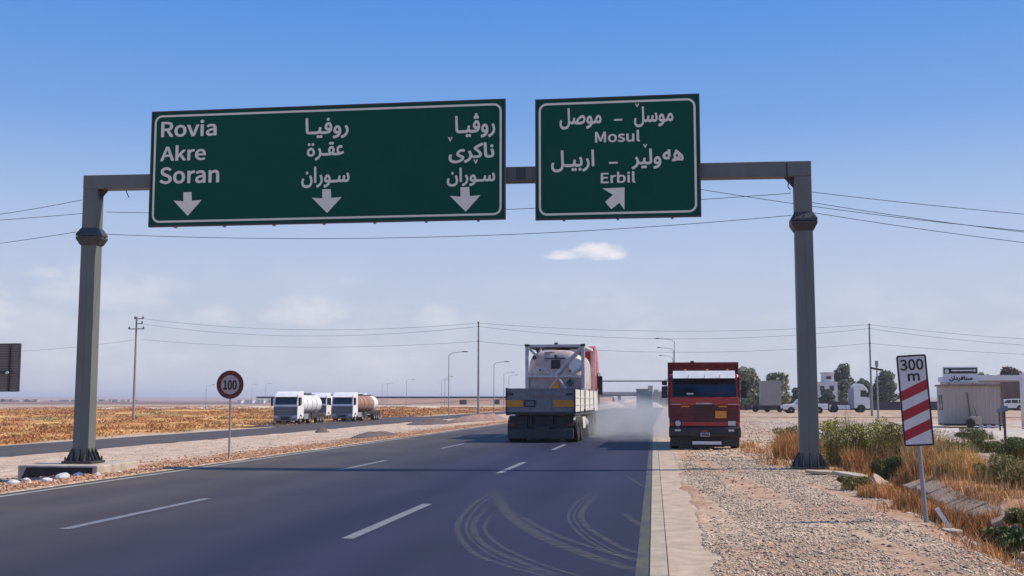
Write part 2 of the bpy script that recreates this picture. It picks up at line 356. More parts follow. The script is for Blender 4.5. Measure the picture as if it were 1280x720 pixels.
def build_ground():
    xs = np.unique(np.round(np.concatenate([axis_lines((.1, .62, .04), 1.0, 0) if False else np.arange(.08, .62, .04), np.arange(.62, 8, .12), 8 * 1.035 ** np.arange(0, 206),
                     np.arange(-11.9, -11.0, .05), np.array([-9, -6, -3, -.6, -.2]), np.arange(-17, -11.9, .16), -17 - np.cumsum(.2 * 1.012 ** np.arange(0, 120)),]), 4))
    lo = xs.min(); xs = np.concatenate([lo - np.cumsum(.9 * 1.045 ** np.arange(1, 138))[::-1], xs]); xs = np.unique(xs)
    ys = np.concatenate([[-300, -150, -70, -30, -12, -4, 0, 3, 5], np.arange(6, 34, .13), 34 * 1.0085 ** np.arange(0, 230)]); last = ys[-1]
    ys = np.concatenate([ys, last * 1.035 ** np.arange(1, 118)]); ys = np.unique(ys)
    xs = xs[(xs > -9000) & (xs < 9000)]; ys = ys[ys < 9500]
    X, Y = np.meshgrid(xs, ys); X = X + ex(Y) * np.exp(-(X / 3.0) ** 2); Z = height(X, Y)
    nx, ny = len(xs), len(ys)
    idx = np.arange(nx * ny).reshape(ny, nx)
    F = np.stack([idx[:-1, :-1], idx[:-1, 1:], idx[1:, 1:], idx[1:, :-1]], -1).reshape(-1)
    # colours of the soil, by place
    def lay(col, c2, t): return col * (1 - t[..., None]) + np.array(c2) * t[..., None]
    n1 = fbm(X * .35, Y * .35, 50); n2 = fbm(X * 1.7, Y * 1.7, 60); n3 = fbm(X * .05, Y * .05, 70); nn = vnoise(X * 7, Y * 7, 80)
    col = np.zeros(X.shape + (3,)) + np.array((.45, .335, .235))
    # right gravel
    sw = fbm(X * 1.6 + Y * .12, Y * .10, 51); col = lay(col, (.36, .21, .13), np.maximum(ss(.45, .75, n1) * .7, ss(.52, .68, sw) * .75) * (X > 0))
    # orange strips beside both sides of the main road
    strip = ss(-11.2, -12.0, X) * ss(-17.5, -14.5, X + (n2 - .5) * 3) * (X < 0)
    col = lay(col, (.42, .22, .12), strip * (.35 + .65 * ss(.4, .6, n2)) * ss(5, 25, Y))
    med = ss(-15, -17, X) * ss(-28.5, -27, X)
    col = lay(col, (.50, .37, .27), med * .85)
    # dry soil round the ditch and the weeds
    dc = ditch_c(Y); dr = ss(dc - .75, dc - .15, X + (n2 - .5) * .5) * ss(15, 9, X) * ss(36, 28, Y)
    col = lay(col, (.36, .19, .10), dr)
    col = lay(col, (.17, .115, .095), dr * ss(5.5, 7, X) * ss(.48, .6, n1))
    # pale driveway
    drive = ss(5.0, 7.0, X + (n1 - .5) * 2) * ss(44, 50, Y) * ss(92, 84, Y)
    col = lay(col, (.48, .41, .34), drive)
    patch = ss(.50, .58, n1) * (X > 2) * ss(60, 80, Y) * .8
    col = lay(col, (.36, .24, .17), patch)
    # left field
    fl = ss(-36.2, -37.5, X + (n2 - .5) * 1.5)
    fc = lay(np.zeros(X.shape + (3,)) + np.array((.46, .215, .075)), (.60, .36, .13), ss(.35, .65, n1))
    fc = lay(fc, (.36, .17, .085), ss(.52, .66, n3))
    fc = lay(fc, (.18, .15, .06), ss(.62, .72, fbm(X * .12, Y * .12, 90)) * .6)
    col = col * (1 - fl[..., None]) + fc * fl[..., None]
    D = np.hypot(X, Y)
    farc = lay(np.zeros(X.shape + (3,)) + np.array((.27, .155, .11)), (.19, .115, .105), ss(.45, .6, fbm(X * .004, Y * .0015, 93)))
    farc = lay(farc, (.42, .30, .21), ss(.56, .62, fbm(X * .0012, Y * .0045, 95)) * .9)
    farc = lay(farc, (.34, .22, .16), ss(3000, 4500, D))
    band = ss(330, 345, D) * ss(420, 400, D) * (X < -60)
    t = ss(280, 420, D + (n3 - .5) * 120) * ((X < -40) | (Y > 250))
    col = col * (1 - t[..., None]) + farc * t[..., None]
    col = lay(col, (.60, .48, .36), band * .9)
    col = col * (.86 + .28 * nn[..., None])
    cols = np.concatenate([col.reshape(-1, 3), np.ones((nx * ny, 1))], 1)
    gm = mat('ground_soil', (0, 0, 0), .95, 0, .30, 1.3, bump=1.0, bscale=22, spec=.15, attr=True)
    # extra gravel speckle
    nt = gm.node_tree; bs = nt.nodes['Principled BSDF']; src = bs.inputs['Base Color'].links[0].from_socket
    vo = nt.nodes.new('ShaderNodeTexVoronoi'); vo.inputs['Scale'].default_value = 24; tc = nt.nodes.new('ShaderNodeTexCoord'); nt.links.new(tc.outputs['Object'], vo.inputs['Vector'])
    mr = nt.nodes.new('ShaderNodeMapRange'); mr.inputs['To Min'].default_value = .72; mr.inputs['To Max'].default_value = 1.3
    sp = nt.nodes.new('ShaderNodeSeparateColor'); nt.links.new(vo.outputs['Color'], sp.inputs[0]); nt.links.new(sp.outputs[0], mr.inputs['Value'])
    vm = nt.nodes.new('ShaderNodeVectorMath'); vm.operation = 'SCALE'; nt.links.new(src, vm.inputs[0]); nt.links.new(mr.outputs[0], vm.inputs['Scale']); nt.links.new(vm.outputs[0], bs.inputs['Base Color'])
    o = np_mesh('ground', np.stack([X.ravel(), Y.ravel(), Z.ravel()], 1), F, 4, gm, cols, smooth=True)
    tag(o, kind='structure')
build_ground()

# ------------------------------------------------------------------ roads
rd = MB(); RY = [-60, 5, 70, ROAD_END]; RV = []
for z_ in (0, -.2):
    for y_ in RY: RV += [(-11.36, y_, z_), (-.186 + float(ex(y_)), y_, z_)]
rd.add(RV, [(i * 2, i * 2 + 1, i * 2 + 3, i * 2 + 2) for i in range(3)] + [(8 + i * 2 + 2, 8 + i * 2 + 3, 8 + i * 2 + 1, 8 + i * 2) for i in range(3)] +
       [(i * 2, i * 2 + 2, 8 + i * 2 + 2, 8 + i * 2) for i in range(3)] + [(i * 2 + 3, i * 2 + 1, 8 + i * 2 + 1, 8 + i * 2 + 3) for i in range(3)] + [(0, 8, 9, 1), (6, 7, 15, 14)])
rd.build('road', asphalt, kind='structure')
MB().box((-31.35, 130, -.9), (6.9, 400, .2)).build('far_road', asphalt, kind='structure')
MB().box((-37.8, 128, -.88), (6.4, 60, .2)).build('lorry_park', asphalt, kind='structure')
def sheet(x0, x1, y0, y1, z, name, m, kind='structure', n=1, x2=None, x3=None):
    return MB().add([(x0, y0, z), (x1, y0, z), (x3 if x3 is not None else x1, y1, z), (x2 if x2 is not None else x0, y1, z)], [(0, 1, 2, 3)]).build(name, m, kind=kind)
edge_mat = mat('edge_paint', (.40, .38, .30), .75, 0, .2, 3, (.10, .10, .09), .75, 6, stretch=(1, .3, 1))
sheet(-11.08, -10.95, -40, 225, .005, 'edge_line', edge_mat)
for x, y0s in ((-7.46, 13.25), (-3.70, 12.8)):
    k = 0; y = y0s - 11.75 * 3
    while y < 200:
        sheet(x - .075, x + .075, y, y + 4.4, .005, 'lane_dash', paint_line); y += 11.75
# concrete gutter beside the right lane: pale strip and wider apron, in slabs
gut = MB().bx(-.9, .75, 0, 125, -.4, -.21).build('gutter', concrete, kind='structure')
rnd = random.Random(4)
y = 2.0
strip_mat = mat('gutter_strip', (.40, .32, .225), .85, 0, .2, 2, (.2, .19, .13), .6, 3, .3, 30)
def quad_slab(xa, xb, ya, yb, za, zb_, name, m, bev=0):
    P = [(xa + float(ex(ya)), ya), (xb + float(ex(ya)), ya), (xb + float(ex(yb)), yb), (xa + float(ex(yb)), yb)]
    return MB().add([(p[0], p[1], -.2) for p in P] + [(P[0][0], ya, za), (P[1][0], ya, zb_), (P[2][0], yb, zb_), (P[3][0], yb, za)],
                    [(3, 2, 1, 0), (4, 5, 6, 7), (0, 1, 5, 4), (1, 2, 6, 5), (2, 3, 7, 6), (3, 0, 4, 7)]).build(name, m, gut, bevel=bev)
while y < 120:
    ln = 2.9 + rnd.uniform(-.1, .1)
    quad_slab(-.185, -.018, y + .006, y + ln - .006, .004, .007, 'strip_slab', strip_mat)
    quad_slab(-.010, .80, y + .008, y + ln - .008, .0, .004 + rnd.uniform(-.004, .004), 'apron_slab', concrete, .004)
    y += ln
ymat = mat('yellow_worn_paint', (.075, .070, .035), .7, 0, .3, 4, (.03, .033, .05), 1.0, 3, stretch=(1, .3, 1))
MB().add([(-.33 + float(ex(0)), 0, .004), (-.20 + float(ex(0)), 0, .004), (-.20 + float(ex(70)), 70, .004), (-.27 + float(ex(70)), 70, .004)], [(0, 1, 2, 3)]).build('worn_edge_line', ymat, kind='structure')

# tyre scuffs: curved pale skid arcs on the asphalt
def skid_mat():
    m = bpy.data.materials.new('skid_mark'); m.use_nodes = True; nt = m.node_tree; N = nt.nodes; L = nt.links; b = N['Principled BSDF']
    b.inputs['Base Color'].default_value = (.21, .20, .17, 1); b.inputs['Roughness'].default_value = .8
    tc = N.new('ShaderNodeTexCoord'); n = N.new('ShaderNodeTexNoise'); n.inputs['Scale'].default_value = 9; n.inputs['Detail'].default_value = 6; n.inputs['Roughness'].default_value = .75
    L.new(tc.outputs['Object'], n.inputs['Vector']); mr = N.new('ShaderNodeMapRange'); mr.inputs['From Min'].default_value = .38; mr.inputs['From Max'].default_value = .68
    mr.inputs['To Max'].default_value = .36; L.new(n.outputs[0], mr.inputs['Value'])
    uv = N.new('ShaderNodeAttribute'); uv.attribute_name = 'Col'
    mm = N.new('ShaderNodeMath'); mm.operation = 'MULTIPLY'; L.new(mr.outputs[0], mm.inputs[0]); L.new(uv.outputs['Fac'], mm.inputs[1]); L.new(mm.outputs[0], b.inputs['Alpha'])
    return m
SK = skid_mat()
def arc(pts, w, z):
    pts = [Vector((*p, 0)) for p in pts]
    # Catmull-Rom
    P = [pts[0]] + pts + [pts[-1]]; out = []
    for i in range(1, len(P) - 2):
        for t in np.linspace(0, 1, 12, endpoint=False):
            a, b, c, d = P[i - 1], P[i], P[i + 1], P[i + 2]
            out.append(.5 * ((2 * b) + (-a + c) * t + (2 * a - 5 * b + 4 * c - d) * t * t + (-a + 3 * b - 3 * c + d) * t ** 3))
    out.append(pts[-1]); vs = []; col = []; fs = []
    for i, p in enumerate(out):
        d = (out[min(i + 1, len(out) - 1)] - out[max(i - 1, 0)]).normalized(); nrm = Vector((-d.y, d.x, 0))
        fade = min(1, i / 10, (len(out) - 1 - i) / 6)
        for s, a in ((-1, 0), (-.5, 1), (.5, 1), (1, 0)): vs.append((p.x + nrm.x * w * s / 2, p.y + nrm.y * w * s / 2, z)); col.append((a * fade,) * 3 + (1,))
    for i in range(len(out) - 1):
        for k in range(3): fs += [i * 4 + k, i * 4 + k + 1, i * 4 + 4 + k + 1, i * 4 + 4 + k]
    tag(np_mesh('tyre_mark', vs, fs, 4, SK, col), kind='structure')
ARCS = [  # rubber and dust arcs left by turning lorries
    ([(-3.05, 20.1), (-2.98, 17.05), (-2.65, 14.1), (-2.08, 11.9), (-1.55, 10.9), (-1.0, 10.2)], .10), ([(-2.95, 20.0), (-2.86, 17.0), (-2.52, 14.0), (-1.95, 11.95), (-1.42, 10.9), (-.9, 10.2)], .05),
    ([(-2.71, 17.1), (-2.52, 14.55), (-2.07, 12.56), (-1.47, 11.2), (-.95, 10.3)], .11), ([(-2.49, 16.1), (-2.3, 14.1), (-1.85, 12.4), (-1.21, 11.0), (-.74, 10.3)], .07),
    ([(-3.11, 20.1), (-2.33, 16.2), (-1.57, 13.5), (-.79, 11.65), (-.26, 10.7)], .24), ([(-2.24, 16.2), (-1.4, 13.6), (-.69, 12.1), (-.26, 11.3)], .12),
    ([(-1.37, 20.3), (-1.42, 16.3), (-1.17, 14.1), (-.73, 12.3), (-.26, 11.2)], .06), ([(-1.30, 20.3), (-1.34, 16.3), (-1.09, 14.1), (-.65, 12.3), (-.24, 11.3)], .04),
    ([(-1.22, 19.7), (-1.24, 16.3), (-1.06, 14.5), (-.59, 12.6), (-.26, 11.8)], .12), ([(-.92, 24.3), (-.69, 22.5), (-.44, 20.9)], .10), ([(-.7, 16.4), (-.5, 15.3), (-.32, 14.3)], .12)]
for k, (a, w_) in enumerate(ARCS): arc(a, w_ * .95, .006 + k * .0006)

# ------------------------------------------------------------------ text
F4 = {'ا': (0xFE8D, 0xFE8E), 'ر': (0xFEAD, 0xFEAE), 'و': (0xFEED, 0xFEEE), 'ة': (0xFEE9, 0xFEEA), 'ف': (0xFED1, 0xFED2, 0xFED3, 0xFED4),
      'ي': (0xFEF1, 0xFEF2, 0xFEF3, 0xFEF4), 'ع': (0xFEC9, 0xFECA, 0xFECB, 0xFECC), 'ق': (0xFED5, 0xFED6, 0xFED7, 0xFED8),
      'س': (0xFEB1, 0xFEB2, 0xFEB3, 0xFEB4), 'ن': (0xFEE5, 0xFEE6, 0xFEE7, 0xFEE8), 'ڤ': (0xFB6A, 0xFB6B, 0xFB6C, 0xFB6D),
      'ك': (0xFED9, 0xFEDA, 0xFEDB, 0xFEDC), 'م': (0xFEE1, 0xFEE2, 0xFEE3, 0xFEE4), 'ص': (0xFEB9, 0xFEBA, 0xFEBB, 0xFEBC),
      'ل': (0xFEDD, 0xFEDE, 0xFEDF, 0xFEE0), 'ب': (0xFE8F, 0xFE90, 0xFE91, 0xFE92), 'ه': (0xFEE9, 0xFEEA, 0xFEEB, 0xFEEC),
      'د': (0xFEA9, 0xFEAA), 'ى': (0xFEEF, 0xFEF0), 'ە': (0xFEE9, 0xFEEA)}
def shape(s):
    out = []
    for i, c in enumerate(s):
        if c == 'ـ': out.append(c); continue
        f = F4[c]; pj = i > 0 and (s[i - 1] == 'ـ' or len(F4[s[i - 1]]) == 4); nj = i < len(s) - 1 and len(f) == 4
        out.append(chr(f[(3 if nj else 1) if pj else (2 if nj else 0)]))
    return ''.join(reversed(out))
try: SANS = bpy.data.fonts.load(bpy.utils.system_resource('DATAFILES') + '/fonts/Noto Sans CJK Regular.woff2')   # a face that ships inside Blender itself
except Exception: SANS = None
def lettering(body, x0, x1, z0, z1, y, m, parent, bold=.009, name='lettering', ar=False, flip=False):
    """text fitted to a rectangle of a vertical board that faces -Y (flip: +Y)"""
    cu = bpy.data.curves.new('text', 'FONT'); cu.body = shape(body) if ar else body; cu.size = 1; cu.offset = 0
    if SANS and not ar: cu.font = SANS
    cu.resolution_u = 3
    t = bpy.data.objects.new('text', cu); C.objects.link(t)
    dg = bpy.context.evaluated_depsgraph_get(); me = bpy.data.meshes.new_from_object(t.evaluated_get(dg)); bpy.data.objects.remove(t)
    me.materials.clear()
    nv = len(me.vertices); co = np.empty(nv * 3, dtype=np.float32); me.vertices.foreach_get('co', co); co = co.reshape(-1, 3)
    faces = [tuple(p.vertices) for p in me.polygons]
    # every facet gets its own sliver of height, so that overlapping strokes never share a plane
    idx = [q for f in faces for q in f]; lift = np.array([(k % 9) * .00012 for k, f in enumerate(faces) for _ in f]); co = co[idx]
    nf = []; k0 = 0
    for f in faces: nf.append(tuple(range(k0, k0 + len(f)))); k0 += len(f)
    faces = nf
    a, c = co[:, :2].min(0); b, d = co[:, :2].max(0); offs = [(0, 0)]
    if bold:
        offs = [(bold * math.cos(q), bold * math.sin(q)) for q in np.linspace(0, 2 * math.pi, 10, endpoint=False)] + [(0, 0)]
    V = []; Fs = []; ee = bold
    for k, (ox, oz) in enumerate(offs):
        u = (co[:, 0] + ox - (a - ee)) / (b - a + 2 * ee); w = (co[:, 1] + oz - (c - ee)) / (d - c + 2 * ee)
        yy = (lift + k * .0013) if not flip else -(lift + k * .0013)
        X = x0 + (x1 - x0) * u; n0 = len(V)
        V += list(zip(X.tolist(), (y - yy * .35).tolist(), (z0 + (z1 - z0) * w).tolist())); Fs += [tuple(i + n0 for i in f) for f in faces]
    me2 = bpy.data.meshes.new(name); me2.from_pydata(V, [], Fs); bpy.data.meshes.remove(me); me2.materials.append(m)
    o = bpy.data.objects.new(name, me2); C.objects.link(o); o.parent = parent; return o
def rrect(x0, x1, z0, z1, r, n=6):
    P = []
    for cx, cz, a0 in ((x1 - r, z1 - r, 0), (x0 + r, z1 - r, 90), (x0 + r, z0 + r, 180), (x1 - r, z0 + r, 270)):
        for i in range(n + 1): a = R(a0 + 90 * i / n); P.append((cx + r * math.cos(a), cz + r * math.sin(a)))
    return P
def ring(x0, x1, z0, z1, w, r, y, m, parent, name='border'):
    A = rrect(x0, x1, z0, z1, r); Bq = rrect(x0 + w, x1 - w, z0 + w, z1 - w, max(r - w, .01)); n = len(A)
    return MB().add([(p[0], y, p[1]) for p in A] + [(p[0], y, p[1]) for p in Bq], [(i, (i + 1) % n, n + (i + 1) % n, n + i) for i in range(n)]).build(name, m, parent)
def poly(pts, y, m, parent, name):
    return MB().add([(p[0], y, p[1]) for p in pts], [tuple(range(len(pts)))]).build(name, m, parent)
def tris(pts, faces, y, m, parent, name):
    return MB().add([(p[0], y, p[1]) for p in pts], faces).build(name, m, parent)

# ------------------------------------------------------------------ gantry
def make_gantry(name, x0, x1, y, zb, label, z_top=(7.40, 7.24), detail=True, loc_z=0):
    g = empty(name, (0, y, loc_z), 0, label, 'gantry')
    for x in (x0, x1):
        zt = z_top[0] if x == x0 else z_top[1]
        # two channels with a narrow recessed seam between
        for s in (-1, 1):
            MB().frustum((x + s * .112, 0, zb), (.205, .36), (.19, .34), 5.66 - zb, (-s * .006, 0)).build('column', steel, g, bevel=.012)
        MB().frustum((x, 0, zb), (.1, .348), (.1, .325), 5.66 - zb).build('column_seam', steel, g)
        MB().frustum((x, 0, 6.02), (.40, .34), (.40, .34), zt - 6.02 - .36).build('column_head', steel, g, bevel=.012)
        # flared flange collar
        c = MB().frustum((x, 0, 5.58), (.44, .38), (.60, .54), .16); c.frustum((x, 0, 5.742), (.60, .54), (.60, .54), .05)
        c.build('lower_flange', steel_dark, g)
        c = MB().frustum((x, 0, 5.81), (.60, .54), (.60, .54), .05); c.frustum((x, 0, 5.862), (.60, .54), (.42, .36), .16)
        c.build('upper_flange', steel_dark, g)
        for i in (-1, 0, 1):
            for j in (-1, 1):
                MB().cyl((x + i * .22, j * .235, 5.68), (x + i * .22, j * .235, 5.93), .02, n=6).build('bolt', steel_dark, g)
        # base plate, flared stiffeners
        MB().bx(x - .40, x + .40, -.36, .36, zb - .03, zb + .03).build('base_plate', steel_dark, g)
        for s in (-1, 1):
            for o in (-.17, 0, .17):
                MB().prism([(x + s * .22, zb + .031), (x + s * .39, zb + .031), (x + s * .30, zb + .22), (x + s * .22, zb + .36)], 'y', o - .012, o + .012).build('gusset', steel_dark, g)
                MB().prism([(s * .19, zb + .031), (s * .34, zb + .031), (s * .26, zb + .22), (s * .19, zb + .34)], 'x', x + o - .012, x + o + .012).build('gusset', steel_dark, g)
        for i in (-1, 1):
            for j in (-1, 1):
                MB().cyl((x + i * .33, j * .30, zb + .03), (x + i * .33, j * .30, zb + .13), .028, n=6).build('bolt', steel_dark, g)
    z0, z1 = z_top
    bm_ = MB(); L0, L1 = x0 - .2, x1 + .2
    bm_.add([(L0, -.18, z0 - .36), (L1, -.18, z1 - .36), (L1, .18, z1 - .36), (L0, .18, z0 - .36), (L0, -.18, z0), (L1, -.18, z1), (L1, .18, z1), (L0, .18, z0)],
            [(3, 2, 1, 0), (4, 5, 6, 7), (0, 1, 5, 4), (1, 2, 6, 5), (2, 3, 7, 6), (3, 0, 4, 7)])
    bm_.build('beam', steel, g, bevel=.012)
    if detail:   # knee plates, splice plates and a dangling cable
        for x, s, zt in ((x0, 1, z0), (x1, -1, z1)):
            MB().prism([(x + s * .2, zt - .365), (x + s * .42, zt - .365), (x + s * .2, zt - .62)], 'y', -.02, .02).build('knee_plate', steel_dark, g)
        for xx in (-3.5, -8.6):
            t = (xx - L0) / (L1 - L0); zz = z0 + (z1 - z0) * t
            MB().bx(xx - .12, xx + .12, -.187, -.1805, zz - .33, zz - .03).build('splice_plate', steel_dark, g)
        MB().tube([(2.87, -.19, 7.2), (2.87, -.2, 6.9), (2.9, -.19, 6.75), (2.88, -.2, 6.62), (2.94, -.2, 6.55)], .014).build('loose_cable', wire_mat, g)
        MB().tube([(-12.85 - .9, -.19, 6.98), (-13.7, -.2, 6.86), (-13.65, -.2, 6.78)], .012).build('loose_cable', wire_mat, g)
    return g
gantry = make_gantry('overhead_gantry', -14.74, 3.235, 27, .04, 'grey steel overhead sign gantry spanning the near road, two green signs on it')
cb = MB().bx(-15.95, -13.85, 26.05, 28.2, -.6, 0).build('concrete_plinth', concrete_pale, bevel=.03,
     label='low concrete footing block under the left gantry column', cat='footing')
MB().add([(-15.95, 26.03, -.55), (-13.98, 26.03, -.55), (-13.98, 26.03, -.05), (-15.70, 26.03, -.05), (-15.95, 26.045, -.55), (-13.98, 26.045, -.55), (-13.98, 26.045, -.05), (-15.70, 26.045, -.05)], [(0, 1, 2, 3), (7, 6, 5, 4), (0, 4, 5, 1), (1, 5, 6, 2), (2, 6, 7, 3), (3, 7, 4, 0)]).build('shade_panel', mat('painted_shade', (.018, .016, .016), .8, 0, .3, 5, (.1, .07, .05), .3), cb)  # near-black skewed panel that paints shade onto the block's front face
MB().bx(2.72, 3.78, 26.5, 27.5, -.5, .008).build('concrete_footing', concrete, bevel=.02,
     label='flat concrete footing at the foot of the right gantry column, half buried', cat='footing')

# ------------------------------------------------------------------ green direction signs
def down_arrow(x0, x1, z0, z1, y, parent):
    c = (x0 + x1) / 2; w = x1 - x0; h = z1 - z0
    P = [(c - .16 * w, z1), (c + .13 * w, z1), (c + .15 * w, z0 + .63 * h), (x1, z0 + .66 * h), (c + .02 * w, z0), (x0, z0 + .66 * h), (c - .15 * w, z0 + .62 * h)]
    tris(P, [(0, 6, 2, 1), (6, 5, 4, 3, 2)] if False else [(0, 1, 2, 6), (2, 3, 4), (6, 4, 5), (6, 2, 4)], y, sign_white, parent, 'arrow')
def board(name, x0, x1, z0, z1, label, ztr=0):
    s = empty(name, ((x0 + x1) / 2, 26.6, z0), 0, label, 'road sign'); s.location = (0, 0, 0)
    p = MB().bx(x0, x1, 26.6, 26.66, z0, z1); p.build('panel', sign_green, s, bevel=.01)
    MB().bx(x0 - .035, x0, 26.585, 26.68, z0 - .035, z1 + .035).build('edge_trim', steel_dark, s)
    MB().bx(x1, x1 + .035, 26.585, 26.68, z0 - .035, z1 + .035).build('edge_trim', steel_dark, s)
    MB().bx(x0, x1, 26.585, 26.68, z0 - .035, z0).build('edge_trim', steel_dark, s)
    MB().bx(x0, x1, 26.585, 26.68, z1, z1 + .035).build('edge_trim', steel_dark, s)
    ring(x0 + .05, x1 - .06, z0 + .07, z1 - .07, .052, .20, 26.596, sign_white, s)
    n = int((x1 - x0) / 1.2); 
    for i in range(n):
        xx = x0 + (x1 - x0) * (i + .5) / n
        MB().bx(xx - .03, xx + .03, 26.66, 26.74, z0 - .06, z1 - .05).build('back_rib', sign_back, s)
    for zz in (z0 + .5, z1 - .5): MB().bx(x0 + .1, x1 - .1, 26.74, 26.80, zz - .04, zz + .04).build('back_rail', sign_back, s)
    for i in range(3):
        xx = x0 + (x1 - x0) * (i + .5) / 3; MB().bx(xx - .06, xx + .06, 26.80, 26.82, 6.8, 7.6).build('clamp', steel_dark, s)
    return s
Yf = 26.594
s1 = board('direction_sign', -12.97, -3.88, 6.0, 8.92, 'long green road sign reading Rovia, Akre and Soran with three down arrows')
lettering('Rovia', -12.74, -11.25, 8.27, 8.70, Yf, sign_white, s1); lettering('Akre', -12.74, -11.52, 7.65, 8.06, Yf, sign_white, s1)
lettering('Soran', -12.74, -11.15, 7.06, 7.50, Yf, sign_white, s1)
lettering('روفيـا', -8.92, -7.80, 8.10, 8.64, Yf, sign_white, s1, .026, ar=True); lettering('عقـر', -8.66, -7.91, 7.55, 8.02, Yf, sign_white, s1, .026, ar=True)
lettering('سـوران', -9.00, -7.76, 6.86, 7.40, Yf, sign_white, s1, .026, ar=True)
lettering('روڤيـا', -5.10, -4.10, 8.00, 8.62, Yf, sign_white, s1, .026, ar=True); lettering('ناكرى', -5.26, -4.12, 7.38, 7.88, Yf, sign_white, s1, .026, ar=True)
lettering('سـوران', -5.30, -4.10, 6.80, 7.27, Yf, sign_white, s1, .026, ar=True)
_A = [(-8.765 + .105 * math.cos(a) * (1 - .15 * math.sin(a)), 7.77 + .115 * math.sin(a)) for a in np.linspace(0, 2 * math.pi, 20, endpoint=False)]
_B = [(-8.765 + .045 * math.cos(a), 7.765 + .052 * math.sin(a)) for a in np.linspace(0, 2 * math.pi, 20, endpoint=False)]
MB().add([(p[0], Yf, p[1]) for p in _A + _B], [(i, (i + 1) % 20, 20 + (i + 1) % 20, 20 + i) for i in range(20)]).build('letter_loop', sign_white, s1)
for dx_ in (-8.815, -8.715): poly([(dx_ + .036 * math.cos(a), 7.965 + .036 * math.sin(a)) for a in np.linspace(0, 2 * math.pi, 12, endpoint=False)], Yf - .003, sign_white, s1, 'letter_dot')
def vmark(x, z, s=.06): tris([(x - s, z + s), (x - s * .4, z + s), (x, z - s * .1), (x + s * .4, z + s), (x + s, z + s), (x, z - s)], [(0, 1, 2, 5), (2, 3, 4, 5)], Yf - .003, sign_white, s_cur, 'caron_mark')
s_cur = s1; vmark(-5.22, 7.98); vmark(-4.58, 7.40)
down_arrow(-12.35, -11.60, 6.23, 6.84, Yf, s1); down_arrow(-8.72, -7.95, 6.22, 6.82, Yf, s1); down_arrow(-5.22, -4.46, 6.17, 6.78, Yf, s1)
s2 = board('direction_sign', -3.08, .81, 5.96, 8.87, 'smaller green road sign reading Mosul and Erbil with a diagonal arrow')
lettering('موصل', -2.52, -1.50, 8.13, 8.66, Yf, sign_white, s2, .026, ar=True); lettering('موسل', -.72, .22, 8.13, 8.64, Yf, sign_white, s2, .026, ar=True)
lettering('Mosul', -1.66, -.58, 7.78, 8.07, Yf, sign_white, s2); lettering('Erbil', -1.53, -.70, 6.78, 7.06, Yf, sign_white, s2)
lettering('اربيـل', -2.73, -1.68, 7.08, 7.62, Yf, sign_white, s2, .026, ar=True); lettering('ولير', -.79, -.08, 7.10, 7.60, Yf, sign_white, s2, .026, ar=True)
lettering('هە', -.05, .45, 7.27, 7.57, Yf, sign_white, s2, .026, ar=True)
s_cur = s2; vmark(-.64, 8.66, .05); vmark(-.46, 7.66, .05)
for (a, b, z) in ((-1.20, -1.0, 8.33), (-1.33, -1.12, 7.28)): poly([(a, z - .022), (b, z - .022), (b, z + .022), (a, z + .022)], Yf, sign_white, s2, 'dash')
# up-right arrow
P = [(-1.49, 6.66), (-.96, 6.67), (-.97, 6.13), (-1.09, 6.30), (-1.28, 6.15), (-1.43, 6.33), (-1.24, 6.50)]
tris(P, [(0, 6, 1), (1, 3, 2), (6, 5, 4, 3), (6, 3, 1)], Yf, sign_white, s2, 'arrow')

